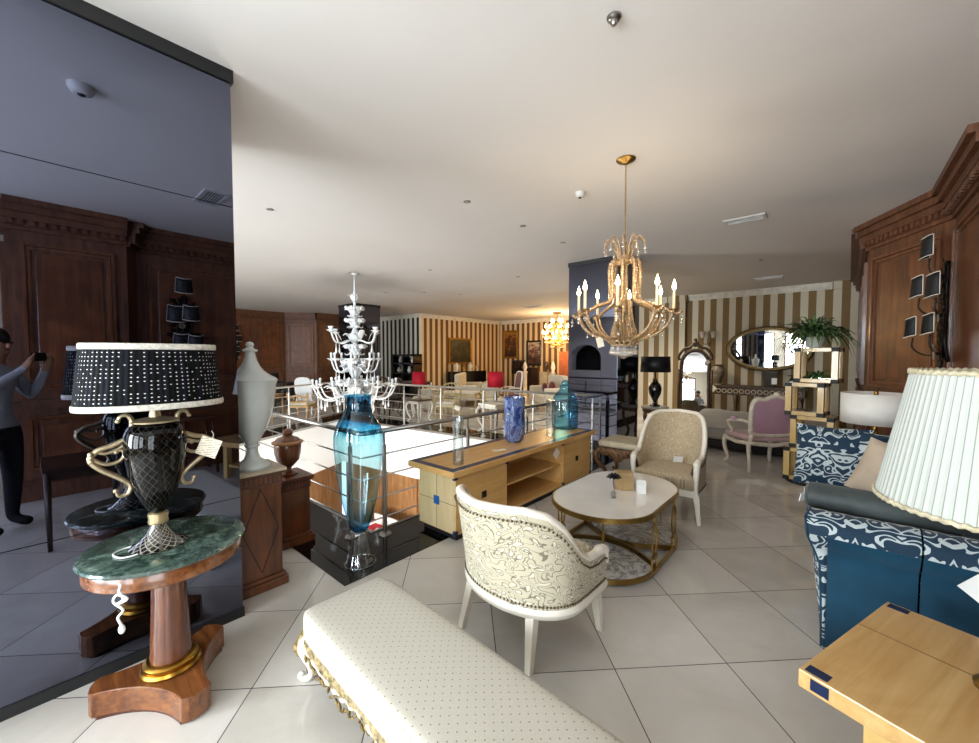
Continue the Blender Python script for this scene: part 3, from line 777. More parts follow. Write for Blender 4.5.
def barrel_chair(loc, rot, fabric, label, frame, HB=1.0, WB=1.0):
    r = thing('barrel_armchair', label, 'armchair', loc+(0,), rot, 'barrel armchairs at the coffee table')
    def plan(s_):
        a_ = abs(s_); sg = 1 if s_ >= 0 else -1
        if a_ <= .64:
            q = a_/.64*PI/2; return Vector((sg*.315*WB*sin(q), -.03-.255*cos(q), 0))
        k = (a_-.64)/.36; return Vector((sg*(.315*WB-.012*k*k), -.03+.27*k, 0))
    def top(s_):
        return HB*interp([(0,.870),(.28,.865),(.40,.835),(.50,.76),(.58,.67),(.66,.585),(.75,.53),(.86,.515),(.95,.52),(1,.50)], abs(s_))
    ZB = .285
    def outpt(s_, v, d):
        p = plan(s_); zt = top(s_); z_ = lerp(ZB, zt, v)
        e = 1e-3; tg = plan(min(1,s_+e)) - plan(max(-1,s_-e)); nn = Vector((tg.y,-tg.x,0)).normalized()   # outward
        lean = .16*((z_-ZB)/.62)**1.2 * max(0, 1-abs(s_)*1.15)
        return p*1.0 + Vector((p.x*.02*v, -lean, z_)) + nn*d
    NU, NV = 64, 10
    o_ = MB(); o_.grid(lambda u,v: outpt(2*u-1, v, .0), NU, NV, uvfn=lambda u,v: (u*1.35, v*.62*(.5+.5*top(2*u-1)/.93)))
    i_ = MB(); i_.grid(lambda u,v: outpt(1-2*u, v, -.05 - .025*sin(PI*v)), NU, NV, uvfn=lambda u,v: (u*1.35, v*.62))
    o_.build('outer_back', fabric, r, 1); i_.build('inner_back', fabric, r, 1)
    rim = [outpt(-1+2*i/96, 1.0, -.024)+Vector((0,0,.004)) for i in range(97)]
    m = MB(); m.tube(rim, [.024 if 4 < i < 92 else .028 for i in range(97)], 10)
    for e in (0, 96):
        p = rim[e]; m.ball(p, .032, 12, 8)
        # arm front post
        m.tube([p, p+Vector((0,.012,-.06)), Vector((p.x*.985,p.y-.0,.40)), Vector((p.x*.97,p.y-.005,.28))], [.03,.026,.022,.024], 10)
    m.build('top_rail', frame, r, 2)
    low = MB(); lp_ = [outpt(-1+2*i/64, 0.0, -.018)+Vector((0,0,-.02)) for i in range(65)]
    low.grid(lambda u,v: (lambda c, an: c + (Vector((c.x,c.y+.02,0)).normalized()*(.028*cos(an))) + Vector((0,0,.034*sin(an))))(lp_[min(64,round(u*64))], 2*PI*v), 64, 10)
    fr = lp_[0], lp_[-1]
    low.box(-.30*WB,.30*WB,.215,.255,.245,.315)
    low.build('seat_rail', frame, r, 2)
    for nm, vv, dz in (('nailhead_trim',1.0,-.032),('nailhead_trim',0.0,.02)):
        nb = MB()
        for i in range(84):
            p = outpt(-.98+1.96*i/83, vv, .004)+Vector((0,0,dz)); nb.ball(p, .0062, 6, 4)
        nb.build(nm, NAIL, r, 1)
    sp = [(plan(-1+2*i/40).x*.84, plan(-1+2*i/40).y*.84+.0) for i in range(41)]
    sp = [(x_,y_) for x_,y_ in sp] + [(.27,.27),(-.27,.27)]
    cu = MB(); n_ = len(sp)
    rings = [(.97,.31),(1.0,.33),(1.0,.40),(.975,.43),(.9,.447),(.6,.458)]
    vs = []; fs = []; uv = []
    for k_, z_ in rings:
        for x_, y_ in sp: vs.append((x_*k_, y_*k_, z_)); uv.append((x_*k_+.3, y_*k_+.3))
    for j in range(len(rings)-1):
        for i in range(n_): fs.append((j*n_+i, j*n_+(i+1)%n_, (j+1)*n_+(i+1)%n_, (j+1)*n_+i))
    vs.append((0,0,.46)); uv.append((.3,.3)); c0 = len(vs)-1; b0 = (len(rings)-1)*n_
    for i in range(n_): fs.append((b0+i, b0+(i+1)%n_, c0))
    cu.add(vs, fs, None, uv); cu.build('seat_cushion', fabric, r, 1)
    for sx in (-1,1):
        for (p0, p1, w0, w1) in (((sx*.205,-.20,.27),(sx*.235,-.265,0),.026,.016),((sx*.285,.225,.27),(sx*.315,.245,0),.027,.016)):
            l = MB(); a, b2 = Vector(p0), Vector(p1)
            l.add([a+Vector((dx*w0,dy*w0,0)) for dx,dy in ((-1,-1),(1,-1),(1,1),(-1,1))]+[b2+Vector((dx*w1,dy*w1,0)) for dx,dy in ((-1,-1),(1,-1),(1,1),(-1,1))],
                  [(0,1,2,3),(7,6,5,4),(0,4,5,1),(1,5,6,2),(2,6,7,3),(3,7,4,0)])
            l.build('leg', frame, r, False, .004)
    return r
barrel_chair((-1.33,1.84), math.radians(-3.5), FAB1, 'cream barrel armchair seen from behind, scroll brocade back, beside the long bench', CREAMW, .88, 1.14).scale = (1.05,1.05,1.05)
barrel_chair((-1.26,4.19), math.radians(184), FAB2, 'golden beige barrel armchair facing the view across the coffee table', CREAMW, 1.09, 1.0)
price_tag('white square price tag resting on the seat of the golden beige armchair', (-1.20,4.27,.535), math.radians(30), .09, .075, .5, WHITE)

# --- coffee table
t = NT('veined_white_marble'); nn_ = t.noise(t.coord(), 3.2, 8, .65, 2.2)
ve = t.math('ABSOLUTE', t.math('SUBTRACT', nn_, .5))
VEIN = t.pbr(t.ramp(ve, [(.0,lin('77736c')),(.02,lin('b3afa8')),(.07,lin('d8d4cc')),(.3,lin('e4e0d8'))]), .12, 0, .5, None, .3)
CREAMM = plain('cream_marble_top', 'f0ece4', .08, 0, .6, .04, 3, 0, .4)
CT = (-1.33,3.08)
r = thing('coffee_table','low white marble coffee table with rounded corners on a looped brass frame','table',CT+(0,))
OUTL = roundrect(-.39,.39,-.625,.625,.385,14)
def scaled(P, k): return [(x*k, y*k) for x, y in P]
MB().prism(roundrect(-.378,.378,-.613,.613,.373,14), .448, .462).build('marble_top', CREAMM, r, False, .003)
def band(P, z0, z1, th):
    m = MB(); n = len(P)
    c = [Vector((x,y)) for x,y in P]; vs = []; fs = []
    for i in range(n):
        tg = (c[(i+1)%n]-c[i-1]).normalized(); nr = Vector((tg.y,-tg.x))
        a, b = c[i], c[i]-nr*th
        vs += [(a.x,a.y,z0),(a.x,a.y,z1),(b.x,b.y,z1),(b.x,b.y,z0)]
    for i in range(n):
        j = (i+1)%n
        for k in range(4): fs.append((i*4+k, i*4+(k+1)%4, j*4+(k+1)%4, j*4+k))
    m.add(vs, fs); return m
b = band(OUTL, .425, .46, .015); b.build('brass_top_rim', BRASS, r, 2)
band(OUTL, .012, .045, .016).build('brass_base_rim', BRASS, r, 2)
for sg in (1,-1):
    half = [p for p in roundrect(-.375,.375,-.61,.61,.37,14) if p[1]*sg >= .16]
    half.sort(key=lambda p: math.atan2(p[1]*sg, p[0]))
    a0, a1 = half[0], half[-1]
    arcp = [(lerp(a1[0],a0[0],i/20), a1[1]-sg*(.15)*sin(PI*i/20)) for i in range(1,20)]
    poly = half + arcp
    if sg < 0: poly = poly[::-1]
    MB().prism(poly, .03, .05).build('marble_shelf', VEIN, r)
    ap = [(lerp(-.385,.385,i/24), sg*(.20)-sg*.19*sin(PI*i/24)) for i in range(25)]
    m = MB(); 
    for (x0,y0),(x1,y1) in zip(ap, ap[1:]):
        dx, dy = x1-x0, y1-y0; L_ = math.hypot(dx,dy)
        m.box(0,L_+.002,-.006,.006,.028,.062, tr(x0,y0,0) @ rz(math.atan2(dy,dx)))
    m.build('brass_arc', BRASS, r)
for (x_, y_, an) in ((.377,-.22,0),(.377,.22,0),(-.377,-.22,0),(-.377,.22,0),(.16,.580,PI/2),(-.16,.580,PI/2),(.16,-.580,PI/2),(-.16,-.580,PI/2)):
    M = tr(x_,y_,0) @ rz(an)
    m = MB()
    if an == 0:
        m.tube([(0,.05*cos(q), .255+.115*sin(q)) for q in [2*PI*i/28 for i in range(28)]], .0075, 8, True, M)
        m.box(-.008,.008,-.05,.05,.115,.14,M)
        for s2 in (-1,1): m.tube([(0,s2*.045,.04),(0,s2*.045,.128)], .0075, 8, M=M)
        m.tube([(0,0,.365),(0,0,.43)], .0075, 8, M=M)
    else:
        m.tube([(0,0,.04),(0,0,.43)], .0075, 8, M=M)
    m.build('brass_loop_leg', BRASS, r, 2)
# things on it
def flower(loc, label):
    r = thing('flower', label, 'flower', loc)
    MB().tube(spline([(0,0,.0),(.004,0,.05),(-.006,.0,.11),(0,0,.15)],5), .0025, 6).build('stem', BLACKMAT, r, 1)
    p = MB()
    for ring, (nP, ln_, up) in enumerate(((11,.062,.012),(9,.05,.028),(6,.032,.04))):
        for i in range(nP):
            a = 2*PI*i/nP+ring*.3
            p.grid(lambda u,v: Matrix.Rotation(a,3,'Z') @ Vector((ln_*v, (u-.5)*.030*sin(PI*min(1,v*.9+.08)), .15+up*v - .012*v*v)), 2, 4)
    p.ball((0,0,.158), .014, 10, 6)
    p.build('blossom', BLACKMAT, r, 1, solid=.0015)
    return r
FV = (-1.275,2.90)
flower(FV+(.475,), 'black artificial flower on a thin stem standing in the little glass on the coffee table')
r = thing('bud_vase','tiny clear glass cup holding the black flower on the coffee table','vase',FV+(.463,))
MB().lathe([(.001,.004),(.016,.004),(.018,0),(.02,.05),(.017,.05),(.015,.008),(.001,.007)],20,cap=False).build('body', CLEAR, r, 2)
o = thing('box','tan cardboard covered box standing on the white coffee table','box',(-1.31,3.17,.463),.5)
MB().box(-.07,.07,-.05,.05,0,.125).build('body', plain('tan_card','a88a5c',.6), o, False, .003)
MB().box(-.071,.071,-.051,.051,.122,.14).build('lid', plain('tan_card_lid','b4966a',.6), o, False, .003)
o = thing('box','small white paper card box beside the tan box on the coffee table','box',(-1.165,3.16,.463),.5)
MB().box(-.035,.035,-.03,.03,0,.075).build('body', WHITE, o, False, .003)
MB().add([(-.035,-.03,.075),(.035,-.03,.075),(.035,.03,.075),(-.035,.03,.075),(-.035,0,.1),(.035,0,.1)],[(0,1,5,4),(2,3,4,5),(1,2,5),(3,0,4)]).build('lid', WHITE, o)

# --- long bench
t = NT('dotted_cream_damask'); x, y, z = t.sep(t.coord())
K = 34.0
A = t.math('MULTIPLY', t.math('ADD',x,y), K*.7071); B = t.math('MULTIPLY', t.math('SUBTRACT',x,y), K*.7071)
fa = t.math('SUBTRACT', t.math('FRACT',A), .5); fb = t.math('SUBTRACT', t.math('FRACT',B), .5)
rr_ = t.math('ADD', t.math('MULTIPLY',fa,fa), t.math('MULTIPLY',fb,fb))
dotm = t.math('LESS_THAN', rr_, .009)
wv = t.noise(t.coord(), 160, 2)
BENCHF = t.pbr(t.mix(dotm, t.mix(wv, lin('b5afa1'), lin('c6c1b5')), lin('83745a')), .6, 0, .35, t.bump(wv,.08,.002), 0, .1)
BX, BY = -1.03, .99
r = thing('long_bench','long upholstered bench with dotted cream seat and carved gilded cream frame','bench',(BX,BY,0),math.radians(-2.5))
r.scale = (1,1,.82)
HX, HY = .865, .232
cu = MB()
def cush(u, v):
    # rounded pillow-like slab
    a = 2*PI*u
    ex = 16.0
    cx_ = math.copysign(abs(cos(a))**(2/ex), cos(a)); cy_ = math.copysign(abs(sin(a))**(2/ex), sin(a))
    prof = [(.995,.275),(1.0,.29),(1.003,.345),(1.0,.380),(.985,.404),(.93,.417),(.80,.423),(.5,.426),(.0,.428)]
    t_ = v*(len(prof)-1); i = min(int(t_), len(prof)-2); k = t_-i
    s_ = lerp(prof[i][0], prof[i+1][0], k); z_ = lerp(prof[i][1], prof[i+1][1], k)
    if s_ > .9:
        d_ = (1-s_); return (cx_*(HX-d_*.24), cy_*(HY-d_*.24), z_)
    q = s_/.93
    return (cx_*(HX-.0168)*q, cy_*(HY-.0168)*q, z_)
cu.grid(cush, 144, 16, closeu=True); cu.build('seat_cushion', BENCHF, r, 1)
def apz(tn, w):   # lower edge of apron over a run of length w, tn in 0..1
    return .225 - .055*abs(sin(PI*tn*3))**.8*1.0 - .018*sin(2*PI*tn*9)
for (L_, M, nm) in ((2*HX, tr(-HX,-HY+.022,0), 'carved_apron'),(2*HX, tr(HX,HY-.022,0) @ rz(PI), 'carved_apron'),(2*HY, tr(HX-.022,-HY,0) @ rz(PI/2),'carved_apron'),(2*HY, tr(-HX+.022,HY,0) @ rz(-PI/2),'carved_apron')):
    nU = 120 if L_ > 1 else 40
    reps = 3 if L_ > 1 else 1
    m = MB()
    def ap(u, v):
        k = abs(sin(PI*u*reps)); zb = .225 - .06*k - .010*sin(2*PI*u*reps*7)
        z_ = lerp(zb, .282, v)
        bulge = .012*sin(PI*v) + .008*cos(2*PI*(u*reps*6+v*2))*(1-v)
        return (u*L_, -bulge-.002, z_)
    m.grid(ap, nU, 10, M); m.build(nm, plain('cream_gilt_carving','a8946a',.5,.25,.5,.45,40,.5), r, 1, solid=.014)
    m2 = MB()
    cr = []
    for i in range(nU+1):
        u = i/nU; k = abs(sin(PI*u*reps)); cr.append(M @ Vector((u*L_, -.016, .243-.05*k-.004*sin(2*PI*u*reps*7))))
    m2.tube(cr, [.008+.004*sin(i*1.3) for i in range(nU+1)], 6)
    m2.build('cream_carved_scroll', CREAMW, r, 1)
    lf = MB(); rnd = random.Random(5)
    for i in range(int(nU*.55)):
        u = (i+.5)/(nU*.55); k = abs(sin(PI*u*reps)); zc = .212-.062*k+rnd.uniform(-.02,.012); a = rnd.uniform(-1,1)
        T = M @ tr(u*L_, -.016, zc) @ Matrix.Rotation(a,4,'Y')
        lf.ball((0,0,0), .02, 6, 4, sx=.32, sy=.35, sz=.9+rnd.random()*.5, M=T)
    lf.build('gilt_leaf_carving', GILT, r, 1)
    br = MB(); n_ = int(L_/.0095)
    br.tube([M @ Vector((i*L_/n_, -.004, .284-(.012*abs(sin(PI*i/n_*reps)) if reps>1 else .008))) for i in range(n_+1)], [.0075+.0028*(i%2) for i in range(n_+1)], 7)
    br.build('gold_braid', plain('gold_braid','a08a52',.5,.35,.5,.3,60), r, 1)
for sx in (-1,1):
    for sy in (-1,1):
        d = Vector((sx*.75, sy*.66, 0))
        base = Vector((sx*(HX-.05), sy*(HY-.045), 0))
        prof = [(.0,.275,.036),(.028,.235,.038),(.04,.19,.031),(.03,.14,.022),(.012,.09,.016),(.008,.05,.015),(.02,.022,.017),(.045,.016,.017),(.062,.03,.014),(.058,.046,.010),(.046,.045,.007)]
        pts = spline([base + d*p[0] + Vector((0,0,p[1])) for p in prof], 5)
        rs = []
        for i in range(len(pts)):
            q = i/5; k = min(int(q), len(prof)-2); rs.append(lerp(prof[k][2], prof[k+1][2], q-k))
        l = MB(); l.tube(pts, rs, 10); l.ball(base+d*.04+Vector((0,0,.010)), .018, 10, 6, sz=.55)
        leg = l.build('leg', CREAMW, r, 1)
        g = MB(); g.tube([p + d*.03*(1 if i < 14 else .5) for i, p in enumerate(pts[:26])], [x*.55 for x in rs[:26]], 8)
        g.ball(base+d*.072+Vector((0,0,.2)), .022, 8, 6, sz=1.5)
        g.build('gilt_acanthus', GILT, leg, 1)

# --- blue sofa along the panelling
def damask(name, navy, pale, sc=1.0, fold=.16):
    t = NT(name); x, y, z = t.sep(t.coord('UV'))
    px_ = t.math('PINGPONG', t.math('ADD', x, 10*fold), fold)
    py_ = y
    v = t.comb(px_, py_, 0.0)
    n1 = t.noise(v, 9.0*sc, 0.0, .5, 1.6); n2 = t.noise(v, 16*sc, 0, .5, .6)
    a = t.math('LESS_THAN', t.math('ABSOLUTE', t.math('SUBTRACT', t.math('FRACT', t.math('MULTIPLY', n1, 4.0)), .5)), .17)
    k = t.math('MAXIMUM', a, t.math('GREATER_THAN', n2, .66))
    w = t.noise(t.coord('UV'), 260, 1)
    return t.pbr(t.mix(k, lin(navy), t.mix(w, lin(pale), lin('8fa0a6'))), .7, 0, .3, t.bump(k, -.4, .004), 0, .15)
DAM = damask('navy_white_damask', '0d2b40', 'c6ccca')
t = NT('petrol_blue_velvet'); lw = t.t.nodes.new('ShaderNodeLayerWeight'); lw.inputs[0].default_value = .3
vn = t.noise(t.coord(), 2.2, 4, .6)
VELV = t.pbr(t.ramp(vn, [(.3,lin('06283b')),(.7,lin('0d455e'))]), .6, 0, .25, t.bump(t.noise(t.coord(),9,3),.12,.01), 0, .12)
S0 = (-.08,2.66)
r = thing('sofa','petrol blue velvet sofa with navy and white damask arms along the wood panelling','sofa',(S0[0],S0[1],0))
W_, D_ = 1.95, .76   # along y, along x
MB().box(.10,D_,.12,W_-.12,.06,.30).build('base', VELV, r, False, .02)
# arms: profile swept from front to back
def arm(side):
    sgn = 1 if side == 0 else -1; y0 = 0 if side == 0 else W_
    prof = [(.06,.01),(.055,.12),(.055,.42),(.045,.52),(.012,.575),(-.012,.625),(.0,.68),(.045,.722),(.11,.728),(.17,.70),(.195,.64),(.195,.01)]
    n = len(prof)
    def front(z_): return interp([(0,.045),(.2,.042),(.45,.03),(.6,-.02),(.7,-.035),(.73,-.02)], z_)
    def ribbon(name, idx, xa, xb, m, uvs=1.0, inset=0.0):
        g = MB(); k = idx[1]-idx[0]
        P = prof[idx[0]:idx[1]+1]; P = [(p.x,p.y) for p in spline([(a,b,0) for a,b in P], 5)]
        cum = [0]
        for a, b in zip(P, P[1:]): cum.append(cum[-1]+math.hypot(b[0]-a[0], b[1]-a[1]))
        NX = 14
        vs = []; uv = []; fs = []
        for j, (py_, pz_) in enumerate(P):
            for i in range(NX+1):
                q = i/NX; x_ = lerp(front(pz_)+inset if xa is None else xa, xb, q)
                puff = .012*sin(PI*q)**.5 if xa is None or True else 0
                vs.append((x_, y0+sgn*(py_-puff*.6), pz_)); uv.append((x_*uvs, cum[j]*uvs))
        for j in range(len(P)-1):
            for i in range(NX):
                a = j*(NX+1)+i
                q4 = (a, a+1, a+NX+2, a+NX+1); fs.append(q4 if sgn > 0 else q4[::-1])
        g.add(vs, fs, None, uv); return g.build(name, m, r, 1)
    ribbon('arm_side', (0,5), .055, .385, VELV)
    ribbon('arm_front_band', (0,5), None, .057, DAM)
    ribbon('arm_roll', (5,9), None, .385, DAM)
    ribbon('arm_inside', (9,11), None, .385, DAM)
    ribbon('arm_side', (0,5), .392, D_, VELV)
    ribbon('arm_roll', (5,9), .392, D_, DAM)
    ribbon('arm_inside', (9,11), .392, D_, DAM)
    # front face of the arm
    P = [(p.x,p.y) for p in spline([(a,b,0) for a,b in prof], 5)]
    f = MB(); vs = [(front(b), y0+sgn*a, b) for a, b in P]; uv = [(a+.05, b) for a, b in P]
    c0 = len(vs); 
    # fan in strips between outer and inner boundary
    m_ = len(P)//2
    fs = [tuple(range(len(P))) if sgn < 0 else tuple(reversed(range(len(P))))]
    f.add(vs, fs, None, uv); f.build('arm_front', DAM, r, False)
    cord_ = MB(); cord_.tube([(front(b)-.002, y0+sgn*a, b) for a, b in P], .006, 6); cord_.build('piping', VELV, r, 1)
arm(0); arm(1)
bk = MB(); bk.grid(lambda u,v: (lerp(.60,.70,v)+.0, lerp(.14,W_-.14,u), lerp(.3,.86,v)), 10, 6); 
MB().box(.62,D_,.10,W_-.10,.30,.86).build('backrest', VELV, r, False, .06, seg=4)
for k in range(2):
    a, b = .21+k*.77, .21+k*.77+.76
    MB().box(.0,.62,a,b,.30,.47).build('seat_cushion', VELV, r, False, .05, seg=4)
for xx in (.08,.74):
    for yy in (.14,W_-.18): MB().box(xx,xx+.05,yy,yy+.05,0,.07).build('foot', WOODX, r)
def cushion(label, loc, rots, w, h, m, name='cushion', d=.075):
    o = thing(name, label, 'cushion', loc); o.rotation_euler = rots
    c = MB()
    for s2 in (1,-1):
        def fn(u, v):
            X, Y = 2*u-1, 2*v-1
            pin = 1-.06*(abs(X*Y))
            k = max(0,(1-abs(X)**2.6))**.6 * max(0,(1-abs(Y)**2.6))**.6
            k2 = 1-.05*(1-X*X)*abs(Y)**6-.0
            return (X*w/2*(1-.06*(1-Y*Y)), s2*d*k, Y*h/2*(1-.06*(1-X*X)))
        c.grid(fn if s2 < 0 else (lambda u,v: fn(1-u,v)), 18, 18, uvfn=lambda u,v: (u*w, v*h))
    c.build('cover', m, o, 1)
    return o
cushion('large navy and white damask cushion leaning at the far arm of the sofa', (-.03,4.23,.735), (math.radians(-14),0,math.radians(-4)), .48, .50, DAM, d=.09)
cushion('navy and white damask cushion behind the plain cream one on the sofa', (.30,4.16,.75), (math.radians(-16),0,math.radians(-12)), .42, .44, damask('damask_second','0d2b40','c6ccca',.8), d=.08)
cushion('plain cream cushion propped in front of the damask cushions on the sofa', (.29,3.86,.735), (math.radians(-20),math.radians(14),math.radians(-25)), .40, .40, plain('cream_cushion','b9a894',.8,0,.2,.04), d=.08)
o = thing('bolster','grey green velvet bolster lying along the near arm of the sofa','cushion',(.17,2.915,.752)); o.rotation_euler = (0,math.radians(90),math.radians(-2))
MB().lathe([(.001,-.30),(.05,-.30),(.072,-.285),(.078,-.26),(.078,.26),(.072,.285),(.05,.30),(.001,.30)],36).build('cover', plain('grey_velvet','363d3c',.55,0,.35,.3,5,0,0,.15), o, 2)
price_tag('white paper price tag at the front of the sofa arm', (-.135,2.88,.77), 1.1, .05, .05, .2, WHITE)
price_tag('pale printed price tag hanging on the blue sofa side behind the maple table', (.50,2.60,.60), .1, .10, .09, 0, WHITE, .7)

# --- maple side table with blue corner inlays, lamp on it
ANG = math.atan2(.94,.339)  # direction of local x
r = thing('side_table','square maple side table with dark blue corner inlays beside the blue sofa','table',(-.079,1.668,0),ANG)
L1 = .762; 
MB().box(0,L1,-.80,0,.44,.50).build('top', wood('burr_maple','ba8b4e','dcba80','x',.8,.28,.3,.8), r, False, .004)
for (a, b) in ((.13,-.20),(L1-.20,-.20),(.13,-.67),(L1-.20,-.67)):
    MB().box(a,a+.07,b,b+.07,0,.44).build('leg', MAPLEZ, r, False, .004)
MB().box(.15,L1-.15,-.65,-.15,.14,.17).build('shelf', MAPLEZ, r)
for (a, b) in ((.012,-.075),(L1-.052,-.075),(.012,-.785),(L1-.052,-.785)):
    MB().box(a,a+.04,b,b+.062,.498,.5012).build('corner_inlay', NAVY, r)
for (a,b) in ((-.0012,.002),):
    MB().box(a,b,-.085,-.035,.452,.49).build('edge_inlay', NAVY, r)
MB().box(.025,.065,-.002,.0012,.452,.49).build('edge_inlay', NAVY, r)
sl = MB(); sl.box(.465,.468,-.8,0,.4995,.5006); sl.box(0,.465,-.552,-.549,.4995,.5006); sl.build('joint_line', plain('dark_joint','5a3d18',.6), r)
LP = (.415,1.96)
r = thing('table_lamp','large lamp with cream pleated conical shade standing on the maple side table','lamp',LP+(.501,))
MB().lathe([(.001,0),(.06,0),(.063,.015),(.045,.03),(.03,.05),(.036,.09),(.05,.16),(.052,.22),(.042,.29),(.04,.34),(.025,.37),(.02,.40),(.014,.42),(.012,.60),(.001,.60)],36).build('base', plain('blue_gilt_ceramic','35558c',.15,0,.6,.35,8,0,.8), r, 2)
MB().lathe([(.05,.0),(.066,.0),(.068,.012),(.052,.028)],36,cap=False).build('brass_foot', BRASS, r, 2)
shp = MB()
def shade2(u, v):
    a = 2*PI*u; R_ = lerp(.308,.232,v); k = 1+.010*abs(sin(a*42))
    return (R_*k*cos(a), R_*k*sin(a), .575+.425*v)
shp.grid(shade2, 504, 6)
t = NT('cream_pleated_silk'); ux, uy, _ = t.sep(t.coord('UV'))
gl_ = t.math('ABSOLUTE', t.math('SUBTRACT', t.math('FRACT', t.math('MULTIPLY', ux, 84.0)), .5))
PLEAT = t.pbr(t.mix(t.math('LESS_THAN', gl_, .06), lin('b1b4ad'), lin('84867d')), .8, 0, .2)
so = shp.build('lamp_shade', PLEAT, r, 1)
for zz, R_ in ((.577,.312),(.998,.236)):
    b = MB(); b.grid(lambda u,v: ((R_+.005*cos(2*PI*v))*cos(2*PI*u), (R_+.005*cos(2*PI*v))*sin(2*PI*u), zz+.008*sin(2*PI*v)+.0025*sin(2*PI*u*70)), 280, 8, closeu=True)
    b.build('braid_trim', plain('cream_braid','c9bea0',.7,0,.3,.2,50,.6), so, 1)
sp_ = MB()
for k in range(3): sp_.tube([(0,0,.99),(.236*cos(k*2.094),.236*sin(k*2.094),.99)], .003, 6)
sp_.build('shade_carrier', BRASS, r)
# ================================================================== CHANDELIERS
CRYST = NT('crystal'); 
_b = CRYST.t.nodes.new('ShaderNodeBsdfGlossy'); _b.inputs[0].default_value = (1,.96,.88,1); _b.inputs['Roughness'].default_value = .03
_tb = CRYST.t.nodes.new('ShaderNodeBsdfTransparent'); _tb.inputs[0].default_value = (.92,.92,.9,1)
_mx = CRYST.t.nodes.new('ShaderNodeMixShader'); _lw = CRYST.t.nodes.new('ShaderNodeLayerWeight'); _lw.inputs[0].default_value = .6
CRYST.set(_mx.inputs[0], CRYST.math('ADD', CRYST.math('MULTIPLY', _lw.outputs['Facing'], .55), .3))
CRYST.t.links.new(_tb.outputs[0], _mx.inputs[1]); CRYST.t.links.new(_b.outputs[0], _mx.inputs[2]); CRYST.t.links.new(_mx.outputs[0], CRYST.out.inputs[0])
CRYST = CRYST.m
BEAD = plain('champagne_crystal_beads', 'b9966a', .15, .35, .7, .35, 60, 0, .6)
FLAME = emis('lit_candle_bulb', 'ffdfa6', 30)
CANDLE = plain('ivory_candle', 'ead9b0', .5)
def beadtube(mb, pts, r, pitch=.016):
    # a string of beads following a line
    L = [0]
    for a, b in zip(pts, pts[1:]): L.append(L[-1]+(Vector(b)-Vector(a)).length)
    n = max(2, int(L[-1]/pitch)); j = 0; P = []; R = []
    for i in range(n*3+1):
        d = L[-1]*i/(n*3)
        while j < len(L)-2 and L[j+1] < d: j += 1
        k = (d-L[j])/max(1e-9, L[j+1]-L[j])
        P.append(Vector(pts[j]).lerp(Vector(pts[j+1]), min(1,k))); R.append(r*(.5 if i%3 == 0 else 1.0))
    mb.tube(P, R, 6)
def drop(mb, p, s):
    x, y, z = p
    mb.lathe([(.0005,-1.3*s),(.35*s,-1.15*s),(.55*s,-.85*s),(.35*s,-.4*s),(.08*s,0)], 8, M=tr(x,y,z), cap=False)
    mb.ball((x,y,z+.25*s), .22*s, 6, 4)
def bulb(mb, p, s=1.0):
    mb.lathe([(.006*s,0),(.015*s,.012*s),(.017*s,.026*s),(.012*s,.045*s),(.004*s,.07*s),(.0005,.082*s)], 10, M=tr(*p), cap=False)
CH = (-1.364,3.261)
r = thing('crystal_chandelier','lit crystal chandelier with eight candle arms and beaded ropes hanging over the coffee table','chandelier',CH+(CEIL,))
Z0 = lambda y_: (1.55+(356-y_)*.0082)-CEIL     # height of a picture row at this distance
MB().lathe([(.0005,-.042),(.02,-.04),(.03,-.028),(.07,-.016),(.078,-.006),(.078,0)],32).build('canopy', BRASS, r, 2)
ch = MB(); zc = -.04; k = 0; ztop = Z0(248)
while zc > ztop:
    an = (k%2)*PI/2
    ch.tube([Vector((cos(an)*.007*cos(q), sin(an)*.007*cos(q), zc-.012+.016*sin(q))) for q in [2*PI*i/10 for i in range(10)]], .0022, 5, True); zc -= .023; k += 1
ch.build('chain', BRASS, r, 1)
cr = MB(); cd = MB()
for i in range(10):
    a = 2*PI*i/10; ca, sa = cos(a), sin(a)
    pts = spline([(ca*d,sa*d,z) for d,z in ((.05,Z0(262)),(.055,Z0(250)),(.08,Z0(241)),(.12,Z0(237.5)),(.155,Z0(241)),(.165,Z0(247)))],5)
    beadtube(cr, pts, .007, .014)
    drop(cd, (ca*.165,sa*.165,Z0(248)), .028)
    beadtube(cr, [(ca*.05,sa*.05,Z0(258)),(ca*.075,sa*.075,Z0(248))], .006, .014)
cr.lathe([(.03,Z0(264)),(.062,Z0(262)),(.068,Z0(259)),(.06,Z0(256)),(.03,Z0(254))],24)
cr.build('crown', BEAD, r, 1); cd.build('crown_crystal_drop', CRYST, r, 1)
MB().tube([(0,0,ztop),(0,0,Z0(345))], .008, 8).build('stem', BRASS, r, 1)
arms_up = MB()
